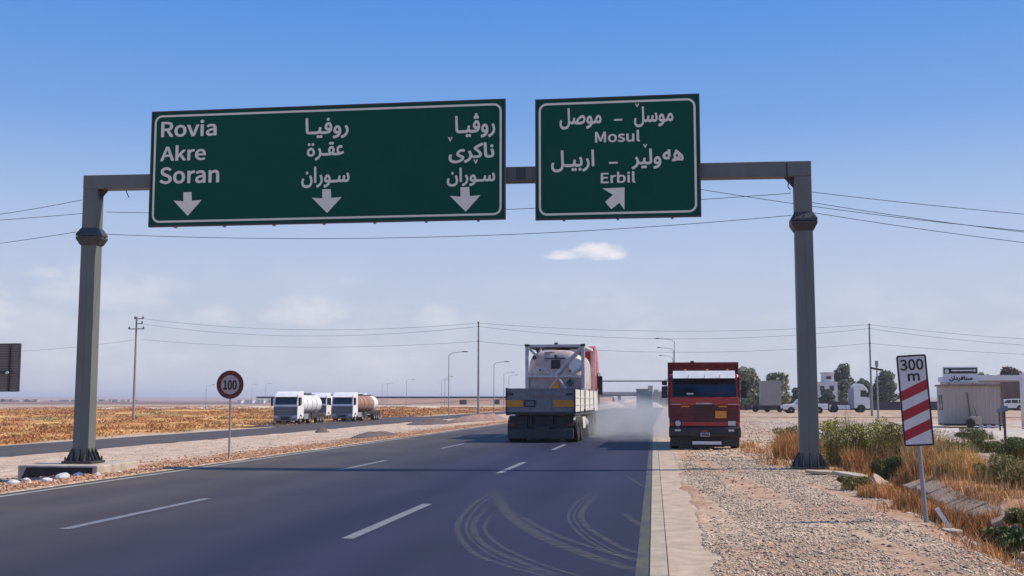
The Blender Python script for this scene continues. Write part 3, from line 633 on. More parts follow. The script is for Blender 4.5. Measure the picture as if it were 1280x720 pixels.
# ------------------------------------------------------------------ trucks
def wheel(parent, x, y, r=.5, w=.28, rim=rim_mat, z=None, both=True, name='wheel'):
    z = r if z is None else z
    s = 1 if x > 0 else -1
    o = MB().lathe((x - s * w / 2, y, z), (s, 0, 0), [(0, r * .6), (0, r * .93), (w * .12, r), (w * .88, r), (w, r * .93), (w, r * .58), (w * .75, r * .55)], 24).build(name, rubber, parent, smooth=False)
    MB().lathe((x - s * w / 2, y, z), (s, 0, 0), [(w * .3, r * .56), (w * .92, r * .57), (w * .80, r * .45), (w * .6, r * .28), (w * .95, r * .2), (w * .97, r * .08)], 20).build('rim', rim, o)
    return o
def make_dump_truck(loc, rz):
    """old red tipper seen head-on; local front faces -Y, wheels on z=0"""
    t = empty('dump_truck', loc, rz, 'old red dump truck facing the camera on the gravel verge', 'truck')
    W = 1.13
    # cab shell with sloped screen: side profile (y,z)
    prof = [(0.02, .72), (0.0, 1.40), (.03, 1.70), (.22, 2.34), (.30, 2.44), (1.70, 2.46), (1.75, .72)]
    MB().prism(prof, 'x', -W + .02, W - .02).build('cab', red_paint, t, bevel=.04)
    # windscreen, sloped pane, slightly proud; black rubber surround
    def pane(x0, x1, z0, z1, dy, m, name, bev=0):
        y = lambda z: .03 + (z - 1.70) * (.19 / .64) - dy
        MB().add([(x0, y(z0), z0), (x1, y(z0), z0), (x1, y(z1), z1), (x0, y(z1), z1), (x0, y(z0) + .01, z0), (x1, y(z0) + .01, z0), (x1, y(z1) + .01, z1), (x0, y(z1) + .01, z1)],
                 [(0, 1, 2, 3), (7, 6, 5, 4), (0, 4, 5, 1), (1, 5, 6, 2), (2, 6, 7, 3), (3, 7, 4, 0)]).build(name, m, t)
    pane(-1.02, 1.02, 1.70, 2.33, .006, black_plastic, 'screen_seal'); pane(-.97, .97, 1.74, 2.29, .018, glass, 'windscreen')
    for s in (-1, 1):
        MB().add([(s * W * .983, .10, 1.70), (s * W * .983, .95, 1.70), (s * W * .983, .95, 2.28), (s * W * .983, .28, 2.28)], [(0, 1, 2, 3)]).build('side_window', glass, t)
        MB().bx(s * 1.115, s * 1.13, .05, 1.0, .85, 2.36).build('door', red_paint, t)
    for x in (-.6, .1, .75): MB().cyl((x, .1, 2.56), (x, .1, 2.60), .04, n=8).build('roof_marker', orange_refl, t)
    for s in (-1, 1):
        MB().bx(s * 1.131, s * 1.145, .75, .90, 1.45, 1.49).build('door_handle', black_plastic, t)
        MB().bx(s * .75, s * 1.05, -.09, -.051, 1.455, 1.475).build('trim_strip', lamp_glass, t)
    # white sun visor, standing off the roof edge
    MB().box((-.45, .04, 1.80), (.22, .01, .05)).build('dashboard_paper', white_paint, t)
    MB().prism([(-.16, 2.30), (-.13, 2.30), (.06, 2.50), (.30, 2.52), (.30, 2.55), (.04, 2.54)], 'x', -.99, .99).build('sun_visor', white_paint, t)
    for x in (-.5, .02, .5): MB().bx(x - .015, x + .015, -.185, -.145, 2.32, 2.40).build('visor_bracket', white_paint, t)
    for x in (-.45, .15): MB().tube([(x, -.03, 1.73), (x + .2, .0, 1.80), (x + .55, .03, 1.81)], .011).build('wiper', black_plastic, t)
    # red brow under the screen, then the dark ribbed grille panel
    MB().bx(-1.10, 1.10, -.03, .06, 1.42, 1.69).build('brow_panel', red_paint, t, bevel=.02)
    MB().bx(-1.10, 1.10, -.02, .05, .86, 1.415).build('front_panel', maroon, t, bevel=.01)
    for s in (-1, 1):
        for k in range(4): MB().bx(s * .42, s * 1.05, -.045, -.021, .98 + k * .105, 1.03 + k * .105).build('slat', dark_red, t)
    MB().bx(-.34, .32, -.05, -.021, .94, 1.45).build('grille', black_plastic, t)
    for k in range(8): MB().bx(-.32, .30, -.064, -.052, .965 + k * .058, .99 + k * .058).build('grille_slat', maroon, t)
    lettering('SCANIA', -.27, .25, 1.462, 1.515, -.034, lamp_glass, t, .02)
    for x in (-.6, .6): MB().bx(x - .15, x + .12, -.04, -.031, 1.37, 1.41).build('marker_lamp', orange_refl, t)
    MB().bx(.34, .70, -.062, -.048, 1.02, 1.25).build('orange_plate', orange_refl, t)
    MB().bx(.325, .715, -.047, -.0455, 1.005, 1.265).build('plate_backing', black_plastic, t)
    # lower red strip, headlamps
    MB().bx(-1.10, 1.10, -.05, .03, .76, .90).build('lower_panel', red_paint, t, bevel=.015)
    MB().lathe((-.85, -.04, .85), (0, -1, 0), [(0, .13), (.03, .13), (.035, .105), (.02, .1)], 20).build('headlight_bezel', black_plastic, t)
    MB().lathe((-.85, -.045, .85), (0, -1, 0), [(0, .1), (.025, .09), (.035, .04)], 18).build('headlight', lamp_glass, t)
    MB().bx(.72, 1.0, -.07, -.051, .76, .95).build('headlight_bezel', black_plastic, t)
    MB().bx(.74, .98, -.085, -.071, .78, .93).build('headlight', lamp_glass, t)
    # black bumper with fog lamps, plate, step, lower gap and pale bar
    MB().prism([(-.16, .46), (-.16, .70), (-.10, .745), (.1, .745), (.1, .40), (-.10, .40)], 'x', -1.14, 1.14).build('bumper', black_plastic, t, bevel=.02)
    for x in (-.86, .84): MB().bx(x - .09, x + .09, -.175, -.161, .60, .66).build('fog_lamp', lamp_glass, t)
    MB().bx(-.14, .16, -.175, -.161, .43, .56).build('number_plate', sign_back, t)
    lettering('4763', -.11, .13, .455, .535, -.177, sign_black, t, .02)
    MB().bx(-.10, .08, -.175, -.161, .585, .64).build('tow_cover', red_paint, t)
    MB().bx(-1.08, 1.08, .02, .30, .12, .395).build('gap_shade_box', black_plastic, t)  # black box added so no light shows through below the bumper
    MB().bx(-.8, .8, 1.6, 1.7, .1, .9).build('gap_shade_plate', black_plastic, t)  # black plate added further back to keep the gap under the cab dark
    MB().bx(-.40, .52, -.13, -.09, .18, .28).build('white_bar', white_paint, t)
    for x in (-.2, .3): MB().bx(x - .02, x + .02, -.10, -.06, .281, .41).build('bar_hanger', black_plastic, t)
    # mirrors
    for s in (-1, 1):
        MB().tube([(s * 1.10, .05, 2.28), (s * 1.25, -.05, 2.25), (s * 1.27, -.05, 1.75), (s * 1.10, .05, 1.70)], .014).build('mirror_arm', black_plastic, t)
        MB().bx(s * 1.17, s * 1.36, -.10, -.03, 1.66, 2.04).build('mirror', black_plastic, t, bevel=.02)
        MB().bx(s * 1.18, s * 1.35, -.10, -.03, 2.08, 2.22).build('mirror', black_plastic, t, bevel=.02)
    # wheels, arches, chassis
    for s in (-1, 1):
        wheel(t, s * .98, 1.0); wheel(t, s * .98, 5.0); wheel(t, s * .98, 6.3)
        MB().prism([(.35, .72), (.45, .98), (.8, 1.12), (1.2, 1.12), (1.55, .98), (1.65, .72), (1.6, .72), (1.5, .93), (1.2, 1.06), (.8, 1.06), (.5, .93), (.4, .72)], 'x', s * .80, s * 1.13).build('wheel_arch', black_plastic, t)
        MB().bx(s * .38, s * .48, .2, 7.2, .62, .88).build('chassis_rail', black_plastic, t)
        MB().bx(s * .7, s * 1.08, 2.2, 3.4, .45, .85).build('fuel_tank', steel_dark, t)
    for y in (1.0, 5.0, 6.3): MB().cyl((-.85, y, .5), (.85, y, .5), .08, n=8).build('axle', black_plastic, t)
    # tipper body
    MB().bx(-1.13, 1.13, 1.95, 2.02, 1.02, 2.86).build('headboard', dark_red, t)
    MB().bx(-1.19, 1.19, 1.86, 2.06, 2.78, 2.88).build('top_rail', dark_red, t)
    for s in (-1, 1):
        MB().bx(s * 1.10, s * 1.155, 2.03, 7.3, 1.02, 2.80).build('side_board', dark_red, t)
        MB().bx(s * 1.10, s * 1.19, 2.07, 7.3, 2.80, 2.88).build('side_rail', dark_red, t)
        MB().bx(s * 1.14, s * 1.19, 1.90, 2.02, 1.0, 2.775).build('corner_post', dark_red, t)
        for k in range(7): MB().bx(s * 1.156, s * 1.20, 2.5 + k * .72, 2.58 + k * .72, 1.02, 2.79).build('rib', dark_red, t)
    MB().bx(-1.13, 1.13, 7.25, 7.31, 1.02, 2.7).build('tailgate', dark_red, t)
    MB().bx(-1.13, 1.13, 2.03, 7.25, .95, 1.018).build('body_floor', dark_red, t)
    # load of earth
    rr = np.random.RandomState(3); nx_, ny_ = 14, 30; vs = []; fs = []
    for j in range(ny_):
        for i in range(nx_):
            x = -1.08 + 2.16 * i / (nx_ - 1); y = 2.06 + 5.1 * j / (ny_ - 1)
            vs.append((x, y, 2.62 + .20 * math.sin(math.pi * i / (nx_ - 1)) * math.sin(math.pi * j / (ny_ - 1)) + .14 * rr.rand()))
    for j in range(ny_ - 1):
        for i in range(nx_ - 1): fs.append((j * nx_ + i, j * nx_ + i + 1, (j + 1) * nx_ + i + 1, (j + 1) * nx_ + i))
    MB().add(vs, fs).build('load', mat('load_earth', (.28, .2, .16), .95, 0, .3, 8), t)
    MB().bx(-.42, -.30, 1.9, 2.0, 2.88, 2.93).build('beacon', black_plastic, t)
    return t
dump = make_dump_truck((1.16, 36.9, 0.0), R(-1.0))

def make_tank_truck(loc, rz):
    """drop-side lorry with a framed tank container; local rear faces -Y"""
    t = empty('tank_container_truck', loc, rz, 'lorry seen from behind carrying a framed tank container in its dropside bed', 'truck')
    W = 1.31; L = 12.0
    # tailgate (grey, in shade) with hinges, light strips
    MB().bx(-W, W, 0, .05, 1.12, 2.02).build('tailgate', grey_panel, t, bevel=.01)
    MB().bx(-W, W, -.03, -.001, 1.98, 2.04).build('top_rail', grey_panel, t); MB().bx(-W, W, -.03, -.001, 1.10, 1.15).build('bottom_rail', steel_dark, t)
    for x in (-1.17, 1.10): MB().bx(x - .12, x + .12, -.045, -.001, 1.78, 1.86).build('latch', black_plastic, t)
    for x in (-1.2, -.4, .4, 1.2): MB().bx(x - .015, x + .015, -.02, -.0005, 1.16, 1.97).build('rib', grey_panel, t)
    MB().bx(-1.30, -.66, -.035, -.021, 1.34, 1.60).build('reflector_panel', orange_refl, t); MB().bx(.50, 1.27, -.035, -.021, 1.34, 1.60).build('reflector_panel', orange_refl, t)
    MB().bx(-.62, -.18, -.04, -.021, 1.34, 1.60).build('number_plate', black_plastic, t)
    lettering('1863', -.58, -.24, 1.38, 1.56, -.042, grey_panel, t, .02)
    lettering('A M E R S A N', -.35, .80, 1.68, 1.80, -.0225, mat('faded_print', (.30, .18, .17), .6), t, .02)
    MB().bx(-1.15, -.95, -.06, -.02, 1.0, 1.06).build('light_strip', lamp_glass, t)
    # side boards
    for s in (-1, 1):
        for k in range(4):
            y0 = .06 + k * 2.05; MB().bx(s * (W - .045), s * W, y0, y0 + 1.97, 1.15, 2.0).build('side_board', cream, t, bevel=.008)
            for zz in (1.42, 1.70): MB().bx(s * (W + .0), s * (W + .02), y0 + .06, y0 + 1.9, zz - .012, zz + .012).build('board_ridge', cream, t)
        for k in range(5): MB().bx(s * (W - .05), s * (W + .025), .0 + k * 2.05 - .015, k * 2.05 + .055, 1.08, 2.06).build('stake', steel_dark, t)
        MB().bx(s * (W - .08), s * (W + .01), .0, 8.25, 1.02, 1.10).build('bed_edge', steel_dark, t)
    MB().bx(-W + .05, W - .05, .06, 8.25, 1.03, 1.12).build('bed_floor', steel_dark, t)
    # chassis, lights, bumper
    for s in (-1, 1):
        MB().bx(s * .36, s * .46, .2, 10.2, .70, 1.02).build('chassis_rail', black_plastic, t)
        MB().bx(s * .55, s * 1.22, .30, .34, .42, 1.0).build('mud_flap', black_plastic, t)
        MB().bx(s * 1.0, s * 1.25, .12, .2, .62, .74).build('tail_lamp', mat('tail_lamp_red', (.12, .01, .01), .3), t)
    MB().bx(-1.24, 1.24, .05, .2, .14, .52).build('rear_bumper', mat('bumper_grey', (.055, .05, .055), .6, .2, .2, 4, (.1, .08, .07), .4), t, bevel=.02)
    MB().bx(-.2, .3, .02, .049, .46, .60).build('tow_plate', steel_dark, t)
    MB().bx(-1.2, 1.2, .35, .45, .55, 1.0).build('rear_crossmember', black_plastic, t)
    for s in (-1, 1):
        for y in (1.0, 2.35, 6.6, 9.3): wheel(t, s * 1.10, y, .5, .3 if y > 6 else .5, rim_mat)
        for y in (1.0, 2.35): MB().prism([(y - .62, .85), (y - .45, 1.0), (y + .45, 1.0), (y + .62, .85), (y + .58, .82), (y + .42, .96), (y - .42, .96), (y - .58, .82)], 'x', s * .78, s * 1.28).build('mudguard', white_paint, t)
        MB().bx(s * .95, s * 1.25, 3.6, 4.9, .45, .92).build('side_locker', cream, t)
        MB().lathe((s * 1.02, 5.1, .66), (0, 1, 0), [(0, .0), (.02, .24), (1.2, .24), (1.22, .0)], 16).build('fuel_tank', lamp_glass, t)
    for y in (1.0, 2.35, 6.6, 9.3): MB().cyl((-1.1, y, .5), (1.1, y, .5), .09, n=8).build('axle', black_plastic, t)
    # framed tank container
    c0, c1, z0, z1, hw = 3.6, 8.1, 1.16, 3.88, 1.22; zc = z0 + 1.38; r = 1.14
    X0 = .12
    for x in (-hw + .06, hw - .06):
        for y in (c0 + .06, c1 - .06): MB().bx(X0 + x - .07, X0 + x + .07, y - .07, y + .07, z0, z1).build('corner_post', frame_mat, t)
        for z in (z0 + .06, z1 - .06): MB().bx(X0 + x - .05, X0 + x + .05, c0 + .135, c1 - .135, z - .05, z + .05).build('long_rail', frame_mat, t)
    for y in (c0 + .06, c1 - .06):
        for z in (z0 + .07, z1 - .05): MB().bx(X0 - hw + .135, X0 + hw - .135, y - .05, y + .05, z - .06, z + .05).build('cross_rail', frame_mat, t)
        for x in (-hw + .06, hw - .06):
            for z in (z0 - .02, z1 - .08): MB().bx(X0 + x - .09, X0 + x + .09, y - .09, y + .09, z, z + .1).build('corner_casting', steel_dark, t)
    # tank with domed ends, clad barrel
    prof = [(0, .0), (.01, .5), (.05, .85), (.13, 1.04), (.24, r), (3.9, r), (4.02, .98), (4.12, .7), (4.18, .35), (4.2, 0)]
    def squarish(mb, p=3.6):      # rounded-square insulated jacket
        out = []
        for (x, y, z) in mb.v:
            dx, dz = x - X0, z - zc; rr = math.hypot(dx, dz)
            if rr > 1e-6:
                c_, s_ = abs(dx / rr), abs(dz / rr); k = (c_ ** p + s_ ** p) ** (-1 / p); k = 1 + (k - 1) * min(1, rr / .9); dx *= k * .985; dz *= k * .985
            out.append((X0 + dx, y, zc + dz))
        mb.v = out; return mb
    squarish(MB().lathe((X0, c0 + .12, zc), (0, 1, 0), prof, 48)).build('tank', tank_mat, t, smooth=True)
    for k in range(3): squarish(MB().lathe((X0, c0 + .9 + k * 1.1, zc), (0, 1, 0), [(0, r + .001), (0, r + .018), (.06, r + .018), (.06, r + .001)], 48)).build('tank_band', lamp_glass, t)
    def bar(p, q, w=.05, m=frame_mat, nm='brace'): MB().cyl((X0 + p[0], c0 + .02, p[1]), (X0 + q[0], c0 + .02, q[1]), w, n=4).build(nm, m, t)
    bar((-hw + .1, 3.78), (-.78, 3.42)); bar((-.78, 3.42), (-.55, 3.75), .035)
    bar((hw - .12, 3.75), (.02, 2.62), .07); bar((hw - .12, 2.95), (.55, 2.55), .05)
    MB().bx(X0 - hw + .13, X0 + hw - .13, c0 - .02, c0 + .03, 2.53, 2.61).build('cross_bar', frame_mat, t)
    bar((-.35, 1.9), (.12, 2.5), .05); bar((.12, 2.5), (.55, 1.95), .05)
    MB().bx(X0 - hw + .13, X0 + hw - .13, c0 + .06, c0 + .075, z0 + .1, 2.52).build('lower_plate', mat('pinkish_plate', (.40, .30, .29), .6, 0, .15, 3, (.25, .16, .13), .5), t)
    MB().bx(X0 - .16, X0 + .22, c0 + .03, c0 + .06, 2.88, 3.25).build('valve_box', black_plastic, t)
    MB().bx(X0 - .42, X0 + .44, c0 + .03, c0 + .07, 3.28, 3.33).build('hand_rail', steel_dark, t); MB().cyl((X0 + .03, c0 + .05, 3.33), (X0 + .03, c0 + .05, 3.46), .05, n=8).build('valve', black_plastic, t)
    for (x, z, q) in ((-.62, 2.83, .04), (.62, 2.8, .04), (-.85, 3.35, .09), (-.7, 3.62, .08)): MB().cyl((X0 + x, c0 + .0, z), (X0 + x, c0 + .09, z), q, n=10).build('fitting', steel_dark, t)
    for x in (-.45, -.2): MB().bx(X0 + x, X0 + x + .18, c0 + .10, c0 + .13, 3.53, 3.56).build('slot', black_plastic, t)
    tris([(X0 + .01 - .16, 2.08), (X0 + .17, 2.08), (X0 + .17, 2.30), (X0 + .01, 2.46), (X0 - .15, 2.30)], [(0, 1, 2, 3, 4)], c0 + .0, orange_refl, t, 'orange_placard')
    tris([(X0 + .62, 2.12), (X0 + .79, 2.30), (X0 + .62, 2.48), (X0 + .45, 2.30)], [(0, 1, 2, 3)], c0 + .0, green_dark_mat, t, 'diamond_placard')
    MB().lathe((X0 + hw - .35, c0 + .10, 3.0), (0, -1, 0), [(0, .3), (.03, .3), (.035, .05)], 20).build('hose_reel', white_paint, t)
    MB().bx(X0 - hw + .1, X0 + hw - .1, c0 + .6, c1 - .6, z1 - .035, z1 - .005).build('walkway', steel_dark, t)
    MB().lathe((X0, c0 + 3, zc + r - .02), (0, 0, 1), [(0, .3), (.14, .3), (.16, .26)], 18).build('manhole', steel_dark, t)
    MB().box((X0 + .02, c0 + .3, z1 + .04), (.14, .1, .1)).build('vent', steel_dark, t)
    # red cab at the far end
    cp = [(8.35, 2.08), (8.35, 3.0), (8.4, 3.9), (9.0, 4.05), (10.0, 3.85), (10.6, 3.0), (10.78, 2.08)]
    MB().prism(cp, 'x', -1.27, 1.36).build('cab', mat('red_cab', (.50, .035, .02), .4, 0, .08, 3, coat=.3), t, bevel=.05)
    MB().prism([(8.35, 1.1), (8.35, 2.075), (10.78, 2.075), (10.82, 1.1)], 'x', -1.27, 1.27).build('cab_skirt', cream, t, bevel=.02)
    MB().bx(-1.2, 1.2, 9.7, 10.85, .35, 1.09).build('front_bumper', black_plastic, t)
    for s in (-1, 1):
        MB().add([(s * (1.276 if s < 0 else 1.366), 9.6, 2.15), (s * (1.276 if s < 0 else 1.366), 10.6, 2.15), (s * (1.276 if s < 0 else 1.366), 10.4, 2.9), (s * (1.276 if s < 0 else 1.366), 9.6, 2.9)], [(0, 1, 2, 3)]).build('side_window', glass, t)
        MB().tube([(s * 1.24, 10.4, 2.9), (s * 1.42, 10.45, 2.85), (s * 1.42, 10.45, 1.95)], .02).build('mirror_arm', black_plastic, t)
        MB().bx(s * 1.32, s * 1.54, 10.38, 10.50, 1.85, 2.72).build('mirror', black_plastic, t, bevel=.03)
        MB().bx(s * 1.30, s * 1.37, 9.4, 9.44, 2.1, 3.4).build('door_seam', black_plastic, t)
    MB().add([(-1.1, 10.80, 2.3), (1.1, 10.80, 2.3), (1.1, 10.58, 3.1), (-1.1, 10.58, 3.1)], [(0, 1, 2, 3)]).build('windscreen', glass, t)
    return t
tanktruck = make_tank_truck((-4.79, 42.4, .0), R(-1.2))

def make_tanker(loc, rz, label, tank, tail=None, e=0.0):
    """parked road tanker, front faces -Y"""
    t = empty('tanker_truck', loc, rz, label, 'tanker truck', 'tanker lorries parked beyond the far road')
    cab = [(.0, .5), (-.02, 1.3), (.04, 1.9), (.25, 2.75), (.35, 2.95), (.9, 3.2), (2.1, 3.25), (2.2, .75), (1.9, .5)]
    MB().prism(cab, 'x', -1.22, 1.22).build('cab', white_paint, t, bevel=.06)
    MB().bx(-1.21, 1.21, -.035, .2, .86, 1.72).build('front_panel', mat('grey_front', (.16, .165, .19), .5), t, bevel=.02)
    MB().add([(-1.08, .02, 1.93), (1.08, .02, 1.93), (1.08, .21, 2.70), (-1.08, .21, 2.70)], [(0, 1, 2, 3)]).build('windscreen', glass, t)
    MB().prism([(-.14, 2.70), (-.10, 2.66), (.3, 2.98), (.3, 3.05)], 'x', -1.1, 1.1).build('sun_visor', white_paint, t)
    MB().bx(-1.0, 1.0, -.05, -.036, 1.0, 1.6).build('grille', mat('grille_grey', (.035, .036, .045), .5, .2), t)
    for k in range(4): MB().bx(-.95, .95, -.065, -.051, 1.05 + k * .14, 1.10 + k * .14).build('grille_slat', sign_back, t)
    MB().bx(-1.2, 1.2, -.1, .2, .32, .85).build('bumper', mat('bumper_mid', (.22, .22, .24), .5), t, bevel=.04)
    MB().bx(-.45, .45, -.112, -.101, .42, .72).build('air_intake', black_plastic, t)
    for s in (-1, 1):
        MB().bx(s * .72, s * 1.12, -.115, -.101, .62, .82).build('headlight', lamp_glass, t)
        MB().bx(s * 1.225, s * 1.235, .35, 1.35, 1.9, 2.65).build('side_window', glass, t)
        MB().bx(s * 1.3, s * 1.5, -.05, .08, 1.8, 2.6).build('mirror', black_plastic, t)
        MB().tube([(s * 1.22, .1, 2.5), (s * 1.4, .02, 2.5)], .03).build('mirror_arm', black_plastic, t)
        for y in (1.1, 4.4, 7.4 + e, 8.5 + e, 9.5 + e): wheel(t, s * 1.05, y, .5, .36, rim_mat)
        MB().bx(s * .36, s * .46, .9, 10 + e, .72, .98).build('chassis_rail', black_plastic, t)
        MB().bx(s * .8, s * 1.2, 2.4, 3.9, .45, 1.0).build('fuel_tank', sign_back, t)
        MB().bx(s * 1.0, s * 1.2, 5.2, 6.7, .55, 1.05).build('side_guard', steel_dark, t)
        MB().cyl((s * 1.0, 2.45, .9), (s * 1.0, 2.45, 3.1), .08, n=8).build('exhaust', steel_dark, t)
    for y in (1.1, 4.4, 7.4 + e, 8.5 + e, 9.5 + e): MB().cyl((-1, y, .5), (1, y, .5), .08, n=6).build('axle', black_plastic, t)
    o = MB().lathe((0, 3.0, 1.95), (0, 1, 0), [(0, .0), (.03, .6), (.25, .88), (.6, .99), (5.2 + e, .99), (5.3 + e, .95)], 28).build('tank', tank, t, smooth=True)
    MB().lathe((0, 8.3 + e, 1.95), (0, 1, 0), [(0, .93), (.1, .98), (1.5, .96), (1.8, .85), (1.95, .6), (2.0, 0)], 28).build('tank_end', tail or tank, t, smooth=True)
    for k in range(3): MB().lathe((0, 4.4 + k * 1.7, 1.95), (0, 1, 0), [(0, .992), (0, 1.01), (.06, 1.01), (.06, .992)], 24).build('tank_band', steel_dark, t)
    MB().bx(-.35, .35, 3.9, 9.4 + e, 2.95, 3.01).build('walkway', steel_dark, t)
    for k in range(3): MB().cyl((0, 4.6 + k * 1.9, 3.01), (0, 4.6 + k * 1.9, 3.1), .24, n=12).build('hatch', steel_dark, t)
    return t
make_tanker((-37.55, 107.5, -.78), R(2), 'leftmost white tanker truck with dark lower front, parked beyond the far road', white_paint)
make_tanker((-41.9, 131, -.78), R(2), 'white tanker truck parked behind and between the two front tankers', white_paint)
make_tanker((-35.9, 121.5, -.78), R(1), 'white cab tanker truck with rusty brown barrel and white tank end', brown_tank, white_paint, 2.6)
make_tanker((-40.1, 141, -.78), R(2), 'white tanker truck hidden behind the brown tanker, only its roof showing', white_paint)
MB().bx(-43.6, -41, 98, 158, -1, -.782).build('lorry_park_edge', asphalt, kind='structure')

# ------------------------------------------------------------------ small road signs
def make_speed_sign(x, y):
    z = hz(x, y); s = empty('speed_limit_sign', (x, y, 0), 0, 'round red-rimmed speed limit sign reading 100 on a thin post', 'road sign')
    MB().cyl((0, .04, z - .3), (0, .04, 2.3), .03, n=10).build('post', pole_mat, s)
    MB().lathe((0, 0, 2.04), (0, -1, 0), [(-.015, .40), (0, .41), (.012, .41), (.013, .40)], 40).build('disc', sign_face, s)
    A = [(.405 * math.cos(a), 2.04 + .405 * math.sin(a)) for a in np.linspace(0, 2 * math.pi, 48, endpoint=False)]
    Bq = [(.275 * math.cos(a), 2.04 + .275 * math.sin(a)) for a in np.linspace(0, 2 * math.pi, 48, endpoint=False)]
    MB().add([(p[0], -.016, p[1]) for p in A + Bq], [(i, (i + 1) % 48, 48 + (i + 1) % 48, 48 + i) for i in range(48)]).build('red_rim', mat('dark_sign_red', (.13, .010, .014), .5), s)
    lettering('100', -.205, .205, 1.89, 2.175, -.018, sign_black, s, .012)
    for zz in (1.85, 2.22): MB().bx(-.09, .09, .001, .07, zz - .02, zz + .02).build('clamp', steel_dark, s)
make_speed_sign(-12.5, 31)
def make_marker(x, y):
    zb = hz(x, y)
    s = empty('distance_marker_sign', (x, y, zb), 0, 'leaning white board reading 300 m with three red diagonal bars', 'road sign')
    s.rotation_euler = (0, R(-3.2), R(-4))
    MB().cyl((0, .03, -.3), (0, .03, 2.2), .028, n=10).build('post', pole_mat, s)
    z0, z1, w = .98 - zb * 0, 2.20, .19
    z0 = 1.0 - zb; z1 = 2.2 - zb
    MB().prism(rrect(-w, w, z0, z1, .03), 'y', -.012, 0).build('board', mat('marker_white', (.64, .64, .62), .5, 0, .08, 6, (.35, .3, .25), .3), s)
    ring(-w, w, z0, z1, .022, .03, -.0155, sign_black, s)
    for k in range(3):
        zz = z0 + .10 + k * .262
        poly([(-w + .022, zz - .03), (w - .022, zz + .115), (w - .022, zz + .245), (-w + .022, zz + .10)], -.0145, sign_red, s, 'red_bar')
    lettering('300', -.15, .145, z1 - .205, z1 - .055, -.015, sign_black, s, .008); lettering('m', -.065, .085, z1 - .345, z1 - .245, -.015, sign_black, s, .008)
    for zz in (z0 + .2, z1 - .2): MB().bx(-.07, .07, .001, .06, zz - .02, zz + .02).build('clamp', steel_dark, s)
make_marker(3.33, 15.5)
def make_billboard():
    s = empty('roadside_billboard', (-26.6, 40, 0), 0, 'back of a slatted grey metal sign cut by the left photo edge', 'billboard')
    x0, x1, z0, z1 = -1.7, 2.02, 1.94, 3.74
    MB().bx(x0, x1, .0, .03, z0, z1).build('panel', mat('billboard_back', (.16, .135, .12), .6, .2, .1, 3), s)
    k = 0; z = z0 + .02
    while z < z1 - .03: MB().bx(x0 + .01, x1 - .03, -.03, -.001, z, z + .05).build('slat', mat('billboard_slat', (.23, .20, .185), .6, .2, .1, 3), s); z += .095
    MB().bx(x1 - .03, x1 + .01, -.04, .04, z0 - .02, z1 + .02).build('edge_trim', steel_dark, s); MB().bx(x0, x1 - .03, -.04, .04, z1 - .01, z1 + .025).build('edge_trim', steel_dark, s)
    MB().bx(x0, x1 - .03, -.04, .04, z0 - .025, z0 - .001).build('edge_trim', steel_dark, s)
    for x in (-1.1, 1.61): MB().bx(x - .03, x + .03, -.09, -.031, z0, z1).build('upright', steel_dark, s)
    MB().bx(-1.2, 1.75, -.14, -.091, 2.60, 2.68).build('cross_rail', steel_dark, s)
    MB().cyl((1.61, -.19, 2.64), (1.61, -.14, 2.64), .06, n=10).build('bolt', lamp_glass, s)
    for x in (-1.1, -.4): MB().cyl((x, -.23, -1.2), (x, -.23, 3.6), .09, n=12).build('post', steel, s)
make_billboard()

# ------------------------------------------------------------------ poles, lamps, wires
def make_utility_pole(x, y, z, top, label, arms=1, r=.13):
    p = empty('utility_pole', (x, y, z), 0, label, 'utility pole', 'poles carrying the overhead lines'); h = top - z
    MB().cyl((0, 0, -.4), (0, 0, h), r, r * .6, n=12).build('pole', pole_mat, p)
    if arms:
        for (zz, a, b) in ((h - .25, -.3, .9), (h - .85, -.1, .8), (h - 1.5, -1.0, 1.0)):
            MB().bx(a, b, -.05, .05, zz - .05, zz + .05).build('crossarm', steel_dark, p)
            for xx in (a + .08, b - .08): MB().lathe((xx, 0, zz + .05), (0, 0, 1), [(0, .05), (.05, .13), (.09, .06), (.13, .12), (.2, .05), (.26, .04)], 10).build('insulator', mat('insulator', (.10, .07, .06), .3), p)
    else:
        for zz in (h - .15, h - .55, h - 2.0):
            MB().lathe((0, -.14, zz), (0, 0, 1), [(0, .05), (.05, .11), (.1, .06), (.16, .04)], 10).build('insulator', mat('insulator', (.10, .07, .06), .3), p)
            MB().bx(-.04, .04, -.18, 0, zz - .04, zz).build('bracket', steel_dark, p)
    return p
UP = 'grey steel utility pole '
make_utility_pole(-63.9, 128.4, hz(-63.9, 128.4), 11.7, UP + 'with crossarms in the orange field behind the left gantry column', r=.17)
make_utility_pole(-18.9, 111.7, hz(-18.9, 111.7), 9.5, UP + 'rising from a rubble mound on the median left of the lorry', 0)
make_utility_pole(20.3, 117.2, 0, 9.3, UP + 'on the lot between right column and 300 m sign', 0)
make_utility_pole(66, 122, 0, 8.2, UP + 'beyond the right edge of the view', 0)
make_utility_pole(-110, 130, -.8, 10.5, UP + 'beyond the left edge of the view')
make_utility_pole(-27.5, 30, -.8, 7.2, UP + 'left of the gantry', 0)
make_utility_pole(15.5, 30, 0, 5.9, UP + 'right of the gantry', 0)
def wire(p, q, sag, label, r=.0075, n=28):
    p = Vector(p); q = Vector(q); pts = []
    for i in range(n + 1):
        t = i / n; v = p.lerp(q, t); v.z -= 4 * sag * t * (1 - t); pts.append(v)
    MB().tube(pts, r, 5).build('overhead_wire', wire_mat, label=label, cat='wire', group='overhead wires')
farL, mid_, right_, fr, fl = (-63.5, 128.4), (-18.9, 111.6), (20.3, 117.1), (66, 121.9), (-110, 130)
WL = 'thin black far overhead wire, '
wr = .014
